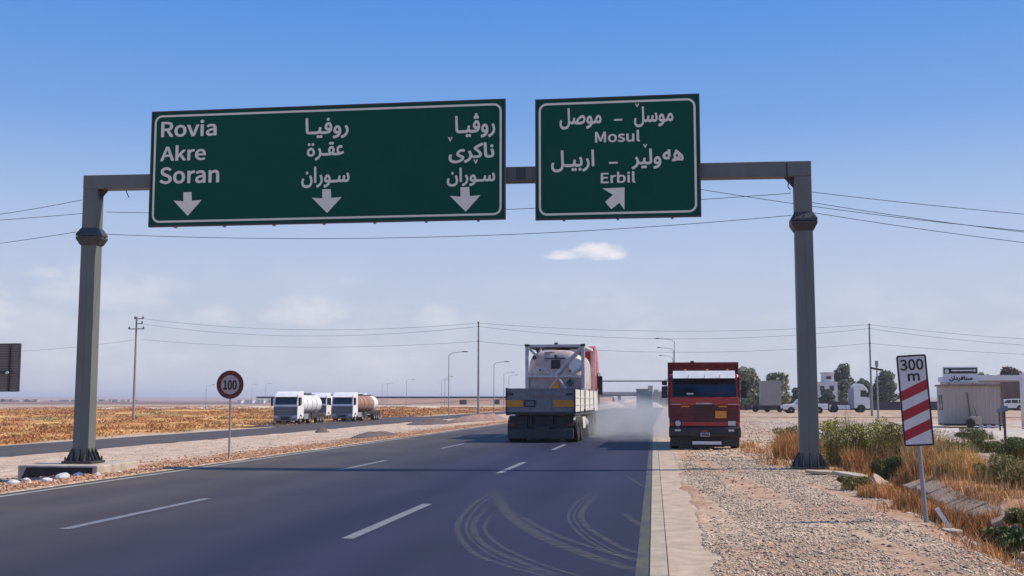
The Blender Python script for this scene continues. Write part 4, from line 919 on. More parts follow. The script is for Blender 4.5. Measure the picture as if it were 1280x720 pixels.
wire((-63.1, 128.4, 11.45), (-18.9, 111.6, 9.35), 1.0, WL + 'upper strand left of the median pole', wr); wire((-63.2, 128.4, 10.8), (-18.9, 111.6, 9.0), 1.2, WL + 'middle strand left of the median pole', wr)
wire((-63.0, 128.4, 8.9), (-18.9, 111.6, 7.5), .75, WL + 'lowest strand left of the median pole', wr)
wire((-18.9, 111.6, 9.35), (20.3, 117.1, 9.2), .75, WL + 'upper strand over the lorry to the right pole', wr); wire((-18.9, 111.6, 9.0), (20.3, 117.1, 8.8), 1.15, WL + 'middle strand over the lorry to the right pole', wr)
wire((-18.9, 111.6, 7.5), (20.3, 117.1, 7.3), 1.0, WL + 'lowest strand over the lorry to the right pole', wr)
wire((20.3, 117.1, 9.2), (66, 121.9, 8.0), 1.2, WL + 'upper strand right of the right pole', wr); wire((20.3, 117.1, 8.8), (66, 121.9, 7.7), 1.5, WL + 'middle strand right of the right pole', wr)
wire((20.3, 117.1, 7.3), (66, 121.9, 6.3), .9, WL + 'lowest strand right of the right pole', wr)
wire((-110, 130, 9.3), (-64.0, 128.4, 8.9), 1.6, WL + 'strand left of the crossarm pole', wr)
WN = 'thin black near wire strung '
wire((-27.5, 29.9, 6.9), (-14.95, 26.8, 6.75), .35, WN + 'to the left end of the gantry beam'); wire((-27.5, 29.9, 6.65), (-14.6, 27.2, 6.50), .1, WN + 'just under the left end of the beam')
wire((-27.5, 29.9, 5.6), (-15.0, 26.7, 5.9), .15, WN + 'from the left gantry collar outward')
wire((-14.5, 27.25, 6.5), (3.0, 27.25, 6.55), .22, WN + 'between the columns under the beam'); wire((-14.5, 27.3, 5.92), (3.0, 27.3, 6.02), .30, WN + 'between the two column collars')
wire((.7, 27.2, 6.72), (15.5, 29.9, 5.35), .25, WN + 'from behind the Mosul sign to the right'); wire((3.4, 27.1, 6.55), (15.5, 29.9, 5.75), .12, WN + 'from the right column head outward')
wire((3.45, 26.9, 6.25), (15.5, 29.9, 5.2), .18, WN + 'between the other two on the right')
wire((3.5, 27.0, 6.02), (15.5, 29.9, 4.85), .15, WN + 'from the right gantry collar outward')

def make_lamp(x, y, z, h, label, side=1, arm=1.8):
    p = empty('street_lamp', (x, y, z), 0, label, 'street lamp', 'street lamps along the roads')
    MB().cyl((0, 0, -.3), (0, 0, h), .075, .045, n=8).build('pole', pole_mat, p)
    MB().tube([(0, 0, h - .1), (side * .3, 0, h + .25), (side * arm, 0, h + .45)], .04).build('arm', pole_mat, p)
    MB().bx(side * arm - .1, side * arm + side * .6, -.12, .12, h + .38, h + .50).build('lamp_head', steel_dark, p)
    return p
for x, y, z, h, lb, sd in ((-27.2, 138.5, -.8, 8.0, 'tallest lamp left of the median utility pole', 1), (-27.2, 175.5, -.8, 8.0, 'second nearest lamp, just right of the median utility pole', 1),
                       (-36.5, 250, -.8, 8.2, 'third lamp, just left of the lorry', 1), (-42, 297, -.8, 8.6, 'faint small lamp close by the lorry', 1),
                       (-60.9, 304.5, -.8, 8.4, 'faint lamp above the embankment left of the tall lamp', 1), (-67, 330, -.8, 8.0, 'faint lamp beside another above the embankment', 1),
                       (-76.2, 323.6, -.8, 8.0, 'lone faint lamp above the brown embankment', 1), (-98.8, 390, -.8, 8, 'faint far lamp above the brown tanker', 1), (-105.6, 409, -.8, 8, 'faintest far lamp right of the tankers', 1),
                       (.9, 144.4, 0, 9.0, 'nearest lamp behind the red dump truck', -1), (.9, 170, 0, 9.0, 'second lamp behind the red dump truck', -1), (.9, 200, 0, 9.0, 'third lamp behind the red dump truck', -1),
                       (-122, 286, -.8, 6.0, 'far thin lamp left of the round speed sign', 1), (-183, 479, -.8, 9, 'far thin lamp right of the speed sign', 1), (-170, 461, -.8, 9, 'far thin lamp left of the tankers', 1)):
    make_lamp(x, y, z, h, 'grey street lamp, ' + lb, sd)
# short pole with a box lantern left of the 300 m sign
p = empty('lantern_pole', (15.5, 86.9, 0), 0, 'short grey pole topped by a flat lantern box beside the 300 m sign', 'pole')
MB().cyl((0, 0, 0), (0, 0, 4.1), .07, .05, n=8).build('pole', pole_mat, p); MB().box((0, 0, 3.9), (.9, .3, .14), (0, .2, 0)).build('lantern', steel_dark, p)
MB().box((0, 0, 4.3), (.2, .2, .45)).build('sensor_box', pole_mat, p)
for (x, y, h, lb) in ((13.16, 46.8, 1.15, 'rusty steel post standing on the lot near the right photo edge'), (17.2, 62, .95, 'shorter rusty steel post further back near the white car')):
    s = empty('steel_post', (x, y, 0), 0, lb, 'post'); MB().cyl((0, 0, -.2), (0, 0, h), .05, n=8).build('post', steel_dark, s)
    MB().bx(-.14, .14, -.02, .02, h, h + .22).build('plate', mat('blue_plate', (.12, .16, .22), .5), s)

# ------------------------------------------------------------------ leaves, trees, weeds
def leaf_cloud(rs, blobs, n, size, up=.0):
    """n small leaf quads spread on and in ellipsoid blobs [(cx,cy,cz, rx,ry,rz)]"""
    bl = np.array(blobs); wt = bl[:, 3] * bl[:, 5]; wt = wt / wt.sum(); k = rs.choice(len(bl), n, p=wt)
    d = rs.normal(size=(n, 3)); d /= np.linalg.norm(d, axis=1)[:, None]; rad = rs.uniform(.45, 1.05, n) ** .6
    c = bl[k, :3] + d * bl[k, 3:] * rad[:, None]
    a = rs.normal(size=(n, 3)); a[:, 2] += up; a /= np.linalg.norm(a, axis=1)[:, None]
    b = np.cross(a, rs.normal(size=(n, 3))); b /= np.linalg.norm(b, axis=1)[:, None]
    s = size * rs.uniform(.6, 1.4, n)[:, None]
    v = np.stack([c - a * s, c + b * s * .45, c + a * s, c - b * s * .45], 1).reshape(-1, 3)
    return v, np.arange(4 * n)
def make_tree(x, y, h, w, m, label, seed, n=6000, squat=.16):
    z = hz(x, y); t = empty('tree', (x, y, z), 0, label, 'tree', 'trees on the far side of the lot'); rs = np.random.RandomState(seed)
    tr = MB().tube([(0, 0, -.3), (.05, 0, h * .25), (rs.uniform(-.2, .2), 0, h * .5), (rs.uniform(-.3, .3), 0, h * .8)], [w * .05 + .06, w * .04 + .05, w * .03 + .03, .03], 7)
    for i in range(5):
        a = rs.uniform(0, 6.28); z0 = h * rs.uniform(.25, .5); tr.tube([(0, 0, z0), (math.cos(a) * w * .2, math.sin(a) * w * .2, z0 + h * .15), (math.cos(a) * w * .36, math.sin(a) * w * .36, z0 + h * .28)], [.06, .04, .02], 5)
    tr.build('trunk', bark, t)
    w *= 1.35; bl = []
    for i in range(26):
        f = rs.uniform(0, 1); zz = h * (squat + (.88 - squat) * f); rr = w * .5 * (1 - .62 * abs(f - .3) ** 1.1) * rs.uniform(.35, .8)
        a = rs.uniform(0, 6.28); q = rr * .75
        bl.append((math.cos(a) * q, math.sin(a) * q, zz, rr * .62, rr * .62, h * .13 * rs.uniform(.7, 1.4)))
    bl.append((0, 0, h * .9, w * .12, w * .12, h * .1))
    v, f = leaf_cloud(rs, bl, n, w * .035 + .04)
    o = np_mesh('crown', v, f, 4, m); o.parent = t
for (x, y, h, w, m, lb, sd) in (
    (11.9, 177.5, 6.6, 4.6, leaf, 'grey-green tree just right of the red dump truck', 1), (16.8, 178, 5.9, 5.6, leaf, 'broad grey-green tree behind the white pickup', 2),
    (21.9, 193.5, 3.8, 3.2, leaf_dark, 'small dark tree left of the right gantry column', 3), (34.9, 233, 8.9, 4.8, leaf_dark, 'tallest slim tree behind the white lorry cab', 4),
    (25.9, 190, 3.4, 2.4, leaf_dark, 'small dark bushy tree in front of the white tower house', 5), (35.3, 212.7, 5.5, 4.2, leaf_dark, 'dark round tree left of the thin utility pole', 6),
    (39.5, 213.3, 7.0, 4.8, leaf_dark, 'dark tall tree right of the thin utility pole', 7), (43.6, 213.8, 6.4, 3.4, leaf_dark, 'dark tree half hidden behind the 300 m sign', 8),
    (75.6, 286, 8.2, 6.0, leaf, 'green tree peeping out right of the cabin roof sign', 9), (66.4, 232, 8.1, 6.2, leaf_red, 'dark reddish conical tree before the warehouse', 10),
    (8.2, 186, 6.0, 4.5, leaf, 'grey-green tree hidden mostly behind the red dump truck', 11), (30.5, 222, 4.8, 4.0, leaf_dark, 'dark tree right beside the right gantry column', 12)):
    make_tree(x, y, h, w, m, lb, sd)

def blades(rs, cx, cy, rx, ry, n, h, w=.005, lean=.5, zf=None, hv=.5):
    a = rs.uniform(0, 6.28, n); q = np.sqrt(rs.uniform(0, 1, n)); x = cx + np.cos(a) * q * rx; y = cy + np.sin(a) * q * ry
    z = height(x, y) - .02; hh = h * rs.uniform(1 - hv, 1 + hv * .3, n) * (1.1 - .5 * q)
    la = rs.uniform(0, 6.28, n); le = rs.uniform(.1, 1, n) * lean * hh
    dx = np.cos(la) * le; dy = np.sin(la) * le; wa = rs.uniform(0, 6.28, n); wx = np.cos(wa) * w; wy = np.sin(wa) * w
    p = np.stack([x, y, z], 1); o = np.zeros((n, 3))
    W = np.stack([wx, wy, o[:, 0]], 1)
    m_ = p + np.stack([dx * .35, dy * .35, hh * .6], 1); t = p + np.stack([dx, dy, hh], 1)
    v = np.stack([p - W, p + W, m_ + W * .8, m_ - W * .8, t + W * .15, t - W * .15], 1).reshape(-1, 3)
    k = np.arange(n)[:, None] * 6
    f = np.concatenate([k + np.array([0, 1, 2, 3]), k + np.array([3, 2, 4, 5])], 1).reshape(-1)
    return v, f
def merge(lst):
    vs = []; fs = []; k = 0
    for v, f in lst: vs.append(v); fs.append(f + k); k += len(v)
    return np.concatenate(vs), np.concatenate(fs)
def make_weed(x, y, h, w, kind, label, seed, n=900):
    rs = np.random.RandomState(seed); t = empty('roadside_weed', (0, 0, 0), 0, label, 'bush', 'weeds along the ditch')
    m = dict(green=weed, dull=weed_dull, deep=weed_green, straw=straw, rust=rust_grass)[kind]; z = hz(x, y)
    if kind in ('straw', 'rust'):
        v, f = blades(rs, x, y, w * .55, w * .4, int(n * 1.5), h * 1.05, .007, .45)
        o = np_mesh('stems', v, f, 4, m); o.parent = t; return
    v, f = blades(rs, x, y, w * .45, w * .35, int(n * .5), h, .006, .35)
    o = np_mesh('stems', v, f, 4, {'green': weed_dull, 'dull': straw, 'deep': weed_dull}[kind]); o.parent = t
    bl = [(x + rs.uniform(-.4, .4) * w, y + rs.uniform(-.3, .3) * w, z + h * rs.uniform(.25, .85), w * rs.uniform(.12, .26), w * rs.uniform(.12, .26), h * rs.uniform(.12, .25)) for i in range(12)]
    v, f = leaf_cloud(rs, bl, n * 4, .026, 1.2); o = np_mesh('leaves', v, f, 4, m); o.parent = t
for i, (x, y, h, w, kd, lb) in enumerate((
    (4.3, 28.2, 1.42, 1.25, 'green', 'tallest yellow-green weed just right of the right gantry column'), (4.95, 28.2, 1.25, 1.3, 'green', 'second tall yellow-green weed from the column'),
    (5.3, 26.9, .95, 1.0, 'dull', 'olive weed behind the ditch between the column and the marker board'), (4.75, 25.6, .60, .7, 'deep', 'low bright green bush in the rusty grass'),
    (5.55, 25.3, .85, 1.0, 'straw', 'straw-coloured tuft directly left of the marker board'), (5.6, 24.0, .75, .9, 'dull', 'olive and straw weed behind the marker board'),
    (5.45, 22.3, .65, .9, 'straw', 'straw tuft right of the marker board'), (5.9, 21.2, .50, 1.1, 'dull', 'low olive weed right of the straw tuft'),
    (5.7, 19.2, .52, .9, 'dull', 'olive weed clump near the right edge above the stone bank'), (6.2, 20.6, .45, 1.0, 'dull', 'low olive weed at the right photo edge'),
    (12.3, 47.5, .50, 1.5, 'deep', 'dark green ground bush before the pale driveway'), (8.9, 31.2, .62, 1.1, 'deep', 'dark green bush left of the steel post'),
    (10.1, 34.2, .55, 1.3, 'deep', 'dark green bush at the right edge under the steel post'), (9.6, 36.3, .4, 1.2, 'deep', 'flat dark green bush behind the steel post'),
    (4.05, 14.25, .34, .6, 'deep', 'dark green plant above the rubble in the lower right corner'), (4.35, 14.7, .30, .5, 'dull', 'olive plant beside the rubble at the lower right edge'),
    (3.35, 31.2, .80, 1.0, 'rust', 'rusty orange tuft left of the right gantry column'), (3.9, 38.7, .75, .9, 'dull', 'yellow-green tuft behind the rusty grass left of the column'),
    (4.0, 34, .6, 1.3, 'rust', 'low rusty grass tuft behind the right gantry column'),
    (4.55, 26.7, .75, 1.1, 'rust', 'rusty grass tuft below the tall yellow-green weeds'), (5.0, 23.6, .6, 1.1, 'rust', 'rusty grass tuft on the bank above the ditch'),
    (3.75, 17.4, .38, .9, 'rust', 'rusty grass tuft in the ditch right behind the marker post'), (3.95, 16.1, .42, .8, 'rust', 'rusty grass tuft in the ditch right of the marker post'),
    (3.55, 19.2, .30, .9, 'rust', 'rusty grass tuft in the ditch left of the marker post'), (3.25, 20.6, .22, .6, 'dull', 'small olive plant by the broken slabs'))):
    make_weed(x, y, h, w, kd, lb, 100 + i)
# loose dry grass: nobody could count it
rs = np.random.RandomState(7); lst = []
for _ in range(260):
    y = rs.uniform(12.5, 30); x = ditch_c(y) + rs.normal(.35, .42); lst.append(blades(rs, x, y, .22, .25, 42, rs.uniform(.1, .3), .005, .6))
for _ in range(120):
    y = rs.uniform(15, 34); x = rs.uniform(4.6, 9); lst.append(blades(rs, x, y, .3, .3, 30, rs.uniform(.08, .25), .006, .6))
for _ in range(50):
    y = rs.uniform(28, 40); x = 3.1 + rs.uniform(-.7, 2.2); lst.append(blades(rs, x, y, .35, .5, 60, rs.uniform(.2, .5), .008, .6))
v, f = merge(lst); tag(np_mesh('dry_grass', v, f, 4, rust_grass), kind='stuff')
lst = []
for _ in range(220):
    y = rs.uniform(13, 34); x = 3.3 + (y - 12) * .05 + abs(rs.normal(.2, 1.6)); lst.append(blades(rs, x, y, .25, .25, 22, rs.uniform(.08, .28), .005, .6))
v, f = merge(lst); tag(np_mesh('straw_grass', v, f, 4, straw), kind='stuff')
# field of dry scrub on the left: low ragged clumps
for nm, m, cnt, hh, sd in (('field_rust_scrub', mat('field_rust', (.44, .20, .08), .9, 0, .3, .7, island=.2, spec=.1), 900, .36, 1), ('field_straw_scrub', mat('field_gold', (.52, .30, .12), .9, 0, .3, .7, island=.2, spec=.1), 900, .28, 2), ('field_green_scrub', weed_dull, 110, .45, 3), ('field_red_scrub', mat('red_scrub', (.38, .15, .07), .9, 0, .3, 1, island=.3), 420, .40, 4)):
    rs = np.random.RandomState(40 + sd); lst = []
    while len(lst) < cnt:
        u = rs.uniform(0, 1); y = 36 + 330 * u ** 2.0; x = -37.3 - rs.uniform(0, 1) ** 1.4 * (25 + y * .6)
        if vnoise(np.array([x * .12]), np.array([y * .07]), sd * 7)[0] < (.35 if sd < 4 else .5): continue
        k = (1 + y / 110) * rs.uniform(.6, 1.3); h_ = hh * rs.uniform(.4, 1.15); z = hz(x, y)
        bl = [(x + rs.normal(0, .4) * k, y + rs.normal(0, .4) * k, z + h_ * .35, .42 * k, .42 * k, h_ * .6) for _ in range(3)]
        lst.append(leaf_cloud(rs, bl, 60, .045 * k + .02, 1.2))
    v, f = merge(lst); tag(np_mesh(nm, v, f, 4, m), kind='stuff')

# ------------------------------------------------------------------ pebbles, stones, rubble
def pebbles(name, rs, x, y, size, m, flat=.6):
    n = len(x); z = height(x, y)
    base = np.array([(1, 0, 0), (0, 1, 0), (-1, 0, 0), (0, -1, 0), (0, 0, 1), (0, 0, -1), (.6, .6, .55), (-.6, -.55, .6)])[:6]
    tri = np.array([(0, 1, 4), (1, 2, 4), (2, 3, 4), (3, 0, 4), (1, 0, 5), (2, 1, 5), (3, 2, 5), (0, 3, 5)])
    P = base[None] * rs.uniform(.55, 1.25, (n, 6, 1)) + rs.normal(0, .16, (n, 6, 3)); P[:, :, 2] *= flat
    a = rs.uniform(0, 6.28, n); ca, sa = np.cos(a)[:, None], np.sin(a)[:, None]
    X = P[:, :, 0] * ca - P[:, :, 1] * sa; Yv = P[:, :, 0] * sa + P[:, :, 1] * ca
    s = size[:, None]; V = np.stack([X * s + x[:, None], Yv * s + y[:, None], P[:, :, 2] * s + (z + size * flat * .3)[:, None]], 2).reshape(-1, 3)
    Fq = (np.arange(n)[:, None, None] * 6 + tri[None]).reshape(-1)
    return tag(np_mesh(name, V, Fq, 3, m), kind='stuff')
peb = mat('pebble', (.47, .37, .27), .9, 0, .2, 3, island=.6, spec=.15)
peb_o = mat('soil_lump', (.44, .24, .14), .95, 0, .2, 3, island=.45, spec=.1)
rs = np.random.RandomState(11)
n = 62000; y = 8 + 24 * rs.uniform(0, 1, n) ** 1.5; x = .36 + rs.uniform(0, 1, n) * 3.4
x = x - (rs.uniform(0, 1, n) < .10) * rs.uniform(0, .45, n) ** 1.3
kp = rs.uniform(0, 1, n) > 1.15 * ss(.48, .62, fbm(x * 1.6 + y * .12, y * .10, 51)); x = x[kp]; y = y[kp]; n = len(x)
pebbles('gravel', rs, x, y, (.004 + .016 * rs.uniform(0, 1, n) ** 2.2) * (1 + y / 60), peb)
m_ = 900; pebbles('gravel_large', rs, .5 + rs.uniform(0, 1, m_) * 3.3, 8 + 22 * rs.uniform(0, 1, m_) ** 1.3, rs.uniform(.015, .035, m_), mat('dark_pebble', (.22, .16, .13), .9, 0, .2, 3, island=.5))
n = 9000; y = 30 + 60 * rs.uniform(0, 1, n) ** 1.4; x = .5 + rs.uniform(0, 1, n) * 14; pebbles('far_gravel', rs, x, y, rs.uniform(.02, .06, n), peb)
n = 16000; y = 17 + 70 * rs.uniform(0, 1, n) ** 1.4; x = -11.45 - np.abs(rs.normal(0, 2.3, n)); pebbles('verge_soil', rs, x, y, rs.uniform(.015, .055, n), peb_o)
n = 5000; y = 17 + 60 * rs.uniform(0, 1, n); x = -11.4 - rs.uniform(0, 14, n); pebbles('verge_gravel', rs, x, y, rs.uniform(.012, .035, n), peb)
n = 2200; y = 13.2 + rs.uniform(0, 2.2, n); x = 3.55 + rs.uniform(0, 1.6, n); pebbles('rubble', rs, x, y, rs.uniform(.02, .07, n) ** 1.0, mat('rubble_stone', (.40, .36, .33), .9, 0, .2, 4, island=.35), .7)

def rock(name, x, y, s, m, label, cat, seed, flat=(1, 1, .6), group=None, dz=0, rot=0):
    bm = bmesh.new(); bmesh.ops.create_icosphere(bm, subdivisions=2, radius=1); rr = random.Random(seed)
    off = [Vector((rr.uniform(-1, 1), rr.uniform(-1, 1), rr.uniform(-1, 1))).normalized() for _ in range(7)]
    for v in bm.verts:
        k = 1.0
        for o in off: k = min(k, .72 / max(.001, v.co.normalized().dot(o))) if v.co.normalized().dot(o) > .6 else k
        v.co = v.co * k; v.co.x *= s * flat[0]; v.co.y *= s * flat[1]; v.co.z *= s * flat[2]
    me = bpy.data.meshes.new(name); bm.to_mesh(me); bm.free(); me.materials.append(m)
    o = bpy.data.objects.new(name, me); C.objects.link(o); o.location = (x, y, hz(x, y) + s * flat[2] * .35 + dz); o.rotation_euler = (0, 0, rot); return tag(o, label, cat, group)
for i, (x, y, s, lb) in enumerate(((-13.85, 22.5, .13, 'leftmost flat white stone near the road edge'), (-13.54, 23.25, .10, 'white stone second from the left before the concrete footing'),
                                   (-13.64, 24.1, .15, 'largest roundest white stone before the dark footing face'), (-13.69, 24.9, .12, 'white stone under the right end of the dark footing face'),
                                   (-14.52, 24.1, .09, 'small white stone in the footing shadow at left'))):
    rock('white_stone', x, y, s, stone_white, lb, 'stone', i, (1.3, 1, .8), 'white stones by the left footing')
rs2 = random.Random(5)
for i in range(34): rock('loose_stone', -12.3 - rs2.uniform(0, 2.0), 21.8 + rs2.uniform(0, 5.2), rs2.uniform(.025, .06), stone_white, 'small pale loose stone scattered round the left concrete footing', 'stone', 50 + i, (1.2, 1, .7), 'loose stones round the left footing')
# broken slabs
def slab(x, y, d, rot, label, m=concrete_pale, dz=.05, name='broken_slab'):
    rr = random.Random(label); hx, hy, hh = d[0] / 2, d[1] / 2, d[2] / 2; n = 8; P = []
    for i in range(n):
        a = 2 * math.pi * i / n + .3; k = 1 / max(abs(math.cos(a)), abs(math.sin(a))); P.append((hx * math.cos(a) * k * rr.uniform(.78, 1), hy * math.sin(a) * k * rr.uniform(.78, 1)))
    o = MB().prism(P, 'z', -hh, hh).build(name, m, bevel=.012, label=label, cat='concrete slab', group='broken slabs by the right verge')
    o.location = (x, y, hz(x, y) + dz); o.rotation_euler = rot
slab(3.25, 25.0, (.75, .35, .06), (.05, .05, .1), 'thin dark broken slab at the foot of the right column', concrete)
slab(3.75, 24.2, (.8, .6, .07), (.1, .1, .5), 'large pale broken slab nearest the right column'); slab(4.0, 23.1, (.75, .5, .06), (.12, .12, -.3), 'pale broken slab in the middle of the slab row')
slab(3.85, 22.2, (.5, .35, .08), (.2, -.2, .2), 'pale broken slab behind the tilted one'); slab(3.6, 20.9, (.62, .35, .06), (.1, .1, .2), 'flat pale slab under the tilted one', concrete)
slab(3.72, 20.95, (.32, .30, .05), (.7, .7, .2), 'small slab tilted on edge at the end of the row', concrete, .16)
slab(3.46, 14.75, (.26, .2, .05), (.05, .05, .2), 'pale flat block at the foot of the white plank', concrete_pale, .03); slab(3.80, 14.55, (.26, .2, .07), (.25, .2, -.4), 'pale block right of the white plank', concrete_pale, .07)
slab(3.62, 14.25, (.2, .16, .05), (.05, .05, .7), 'small grey block before the two pale blocks', concrete, .03); slab(4.1, 13.9, (.22, .16, .06), (.1, .05, .4), 'grey block in the rubble at the lower right corner', concrete, .04)
o = MB().box((0, 0, .19), (.05, .03, .40)).build('white_plank', white_paint, label='short white plank leaning in the rusty grass near the marker board', cat='plank'); o.location = (3.56, 15.0, hz(3.56, 15.0) + .0); o.rotation_euler = (0, R(-32), 0)
# stone lining of the ditch's far bank, laid in slabs
lin = MB().bx(4.35, 4.37, 17.0, 17.02, -.4, -.35).build('ditch_lining', concrete, kind='structure')
rr = random.Random(8); y = 15.6
while y < 24.5:
    ln = rr.uniform(.25, .5); xx = float(ditch_c(y)) + .62 + rr.uniform(-.05, .05)
    P = [(-.20, -ln / 2), (.19, -ln / 2 + .04), (.21, ln / 2 - .03), (-.18, ln / 2)]
    P = [(a + rr.uniform(-.04, .04), b_ + rr.uniform(-.02, .02)) for a, b_ in P]
    s_ = MB().prism(P, 'z', -.05, .05).build('lining_slab', mat('lining_stone', (.33, .235, .16), .9, 0, .25, 4, (.3, .2, .12), .6, 4, .4, 30), lin, bevel=.02)
    s_.location = (xx, y + ln / 2, hz(xx, y) + .05); s_.rotation_euler = (rr.uniform(-.05, .05), R(-24) + rr.uniform(-.08, .08), rr.uniform(-.1, .1)); y += ln + .03
# rubble mound at the foot of the median pole and dark heaps along the verge
def mound(name, x, y, rx, ry, h, m, label, seed, cat='mound'):
    rs_ = np.random.RandomState(seed); n_ = 26; g = np.linspace(-1, 1, n_); X, Y = np.meshgrid(g, g); r_ = np.hypot(X, Y)
    Zm = h * np.clip(1 - r_ ** 1.5, -.15, 1) * (.5 + 1.0 * fbm(X * 2.5 + seed, Y * 2.5, seed)) + h * .3 * (fbm(X * 8, Y * 8, seed + 5) - .5)
    Zm = np.where(r_ > 1, -.3, Zm); PX = x + X * rx; PY = y + Y * ry; Zm = Zm + height(PX, PY)
    idx = np.arange(n_ * n_).reshape(n_, n_); Fq = np.stack([idx[:-1, :-1], idx[:-1, 1:], idx[1:, 1:], idx[1:, :-1]], -1).reshape(-1)
    return tag(np_mesh(name, np.stack([PX.ravel(), PY.ravel(), Zm.ravel()], 1), Fq, 4, m), label, cat)
heap = mat('earth_heap', (.34, .20, .14), .95, 0, .3, 2, (.15, .1, .08), .6, 1.5, .6, 10); heap_d = mat('dark_heap', (.12, .085, .07), .95, 0, .3, 2, bump=.5, bscale=10)
mound('earth_mound', -18.6, 110, 3.2, 6, .75, heap, 'reddish earth mound at the foot of the median utility pole', 1); mound('earth_mound', -21.8, 103, 2.2, 5, .5, heap_d, 'dark earth mound left of the median utility pole', 2)
mound('earth_mound', -15.0, 56.5, 1.1, 2.8, .28, heap_d, 'small dark heap on the verge right of the speed sign', 3); mound('earth_mound', -24.5, 78, .5, .8, .35, heap_d, 'tiny dark heap on the pale median', 4)
mound('earth_mound', 7.2, 28.5, 1.6, 1.4, .16, heap_d, 'dark soil heap among the weeds at right', 6)
mound('earth_mound', 7.6, 24.5, 1.6, 2.2, .14, heap_d, 'low dark soil heap near the right photo edge', 7)
for i, (x, y, rx, ry, h) in enumerate(((-13.5, 262, 4, 8, 1.4), (-8.8, 270, 3.5, 8, 1.2), (-11, 300, 6, 8, 2.2), (-3.2, 258, 2.2, 6, 1.0), (6.5, 200, 4, 8, .6))):
    mound('rubble_mound', x, y, rx, ry, h, mat('pink_rubble', (.52, .40, .35), .95, 0, .3, .6, (.3, .18, .15), .7, .5), 'pinkish rubble mound at the far end of the road, ' +
          ('leftmost', 'second from left', 'rearmost and tallest', 'right of the grey-green booth', 'beside the red dump truck')[i], 20 + i, 'rubble mound')

# ------------------------------------------------------------------ far structures
make_gantry('overhead_gantry', -19.2, 2.2, 316, 0, 'distant bare gantry seen between the two trucks', (7.05, 7.05), False)
def embankment():
    e = empty('overpass_embankment', (0, 0, 0), 0, 'long reddish brown road embankment behind the tankers and lamps', 'embankment')
    em = mat('embankment_soil', (.40, .24, .17), .95, 0, .25, .12, (.28, .16, .11), .6, .06)
    xs = np.linspace(-215, -27, 60); vs = []; fs = []
    for i, x in enumerate(xs):
        y = 560 - (x + 30) * .12; t = 2.9 + (x + 30) * .0035 + (fbm(np.array([x * .05]), np.array([0.]), 3)[0] - .5) * .5
        t = t * float(ss(-215, -150, np.array([x]))[0])
        b = hz(x, y - 14) - .3
        vs += [(x, y - 14 + 5 * (fbm(np.array([x * .08]), np.array([9.]), 4)[0] - .5), b), (x, y - 4, t - .6), (x, y, t), (x, y + 12, t), (x, y + 26, b)]
    for i in range(len(xs) - 1):
        for k in range(4): fs.append((i * 5 + k, (i + 1) * 5 + k, (i + 1) * 5 + k + 1, i * 5 + k + 1))
    MB().add(vs, fs).build('bank', em, e)
    for x, w_ in ((-101, 3.2), (-84, 2.4)):
        MB().bx(x - w_ / 2, x + w_ / 2, 550.5, 553.5, -.6, 1.7).build('culvert_mouth', mat('culvert_dark', (.05, .035, .03), .9), e)
    MB().bx(-212, -27, 559.5 + 2, 560 + 2, 2.4, 3.4).build('guard_rail', mat('rail_dark', (.10, .08, .08), .8), e)
embankment()
br = empty('overpass_bridge', (0, 610, 0), 0, 'flat far bridge deck crossing low behind the distant gantry', 'bridge')
MB().bx(-62, 40, -4, 4, 4.2, 5.9).build('deck', mat('bridge_concrete', (.46, .40, .38), .9, 0, .1, .1), br); MB().bx(-62, 40, -4.3, -4.05, 3.7, 4.4).build('girder', wall_brown, br)
for x in (-45, -26, -8, 12, 30): MB().bx(x - .8, x + .8, -2, 2, -1, 4.19).build('pier', tower_mat, br)
bt = empty('checkpoint_booth', (-3.9, 188, 0), 0, 'tall grey-green checkpoint booth standing at the end of the road', 'booth')
MB().bx(-1.3, .75, 0, 3, 0, 3.3).build('wall', tower_mat, bt); MB().bx(.76, 1.35, .3, 2.8, .3, 3.1).build('annex', tower_mat, bt); MB().bx(-1.36, .8, -.05, 3.05, 3.3, 3.45).build('roof', concrete, bt)
MB().bx(-1.28, .73, -.02, -.001, .5, .58).build('ledge', steel_dark, bt)
for i, (x, h) in enumerate(((-4.0, 4.9), (-2.7, 4.0), (-1.5, 3.6), (-.3, 4.9))):
    o = empty('blast_wall', (x, 262, 0), 0, 'pale upright concrete blast wall segment behind the booth, ' + ('first, tall, from left', 'second, low', 'third, lowest', 'fourth, tall, next to the red truck')[i], 'blast wall', 'blast wall segments')
    MB().prism([(-.55, 0), (.55, 0), (.55, h), (-.55, h)], 'y', 0, .3).build('wall', tower_mat, o); MB().prism([(-.6, 0), (.9, 0), (.3, .6), (0, .6)], 'x', -.55, .55).build('foot', concrete, o)
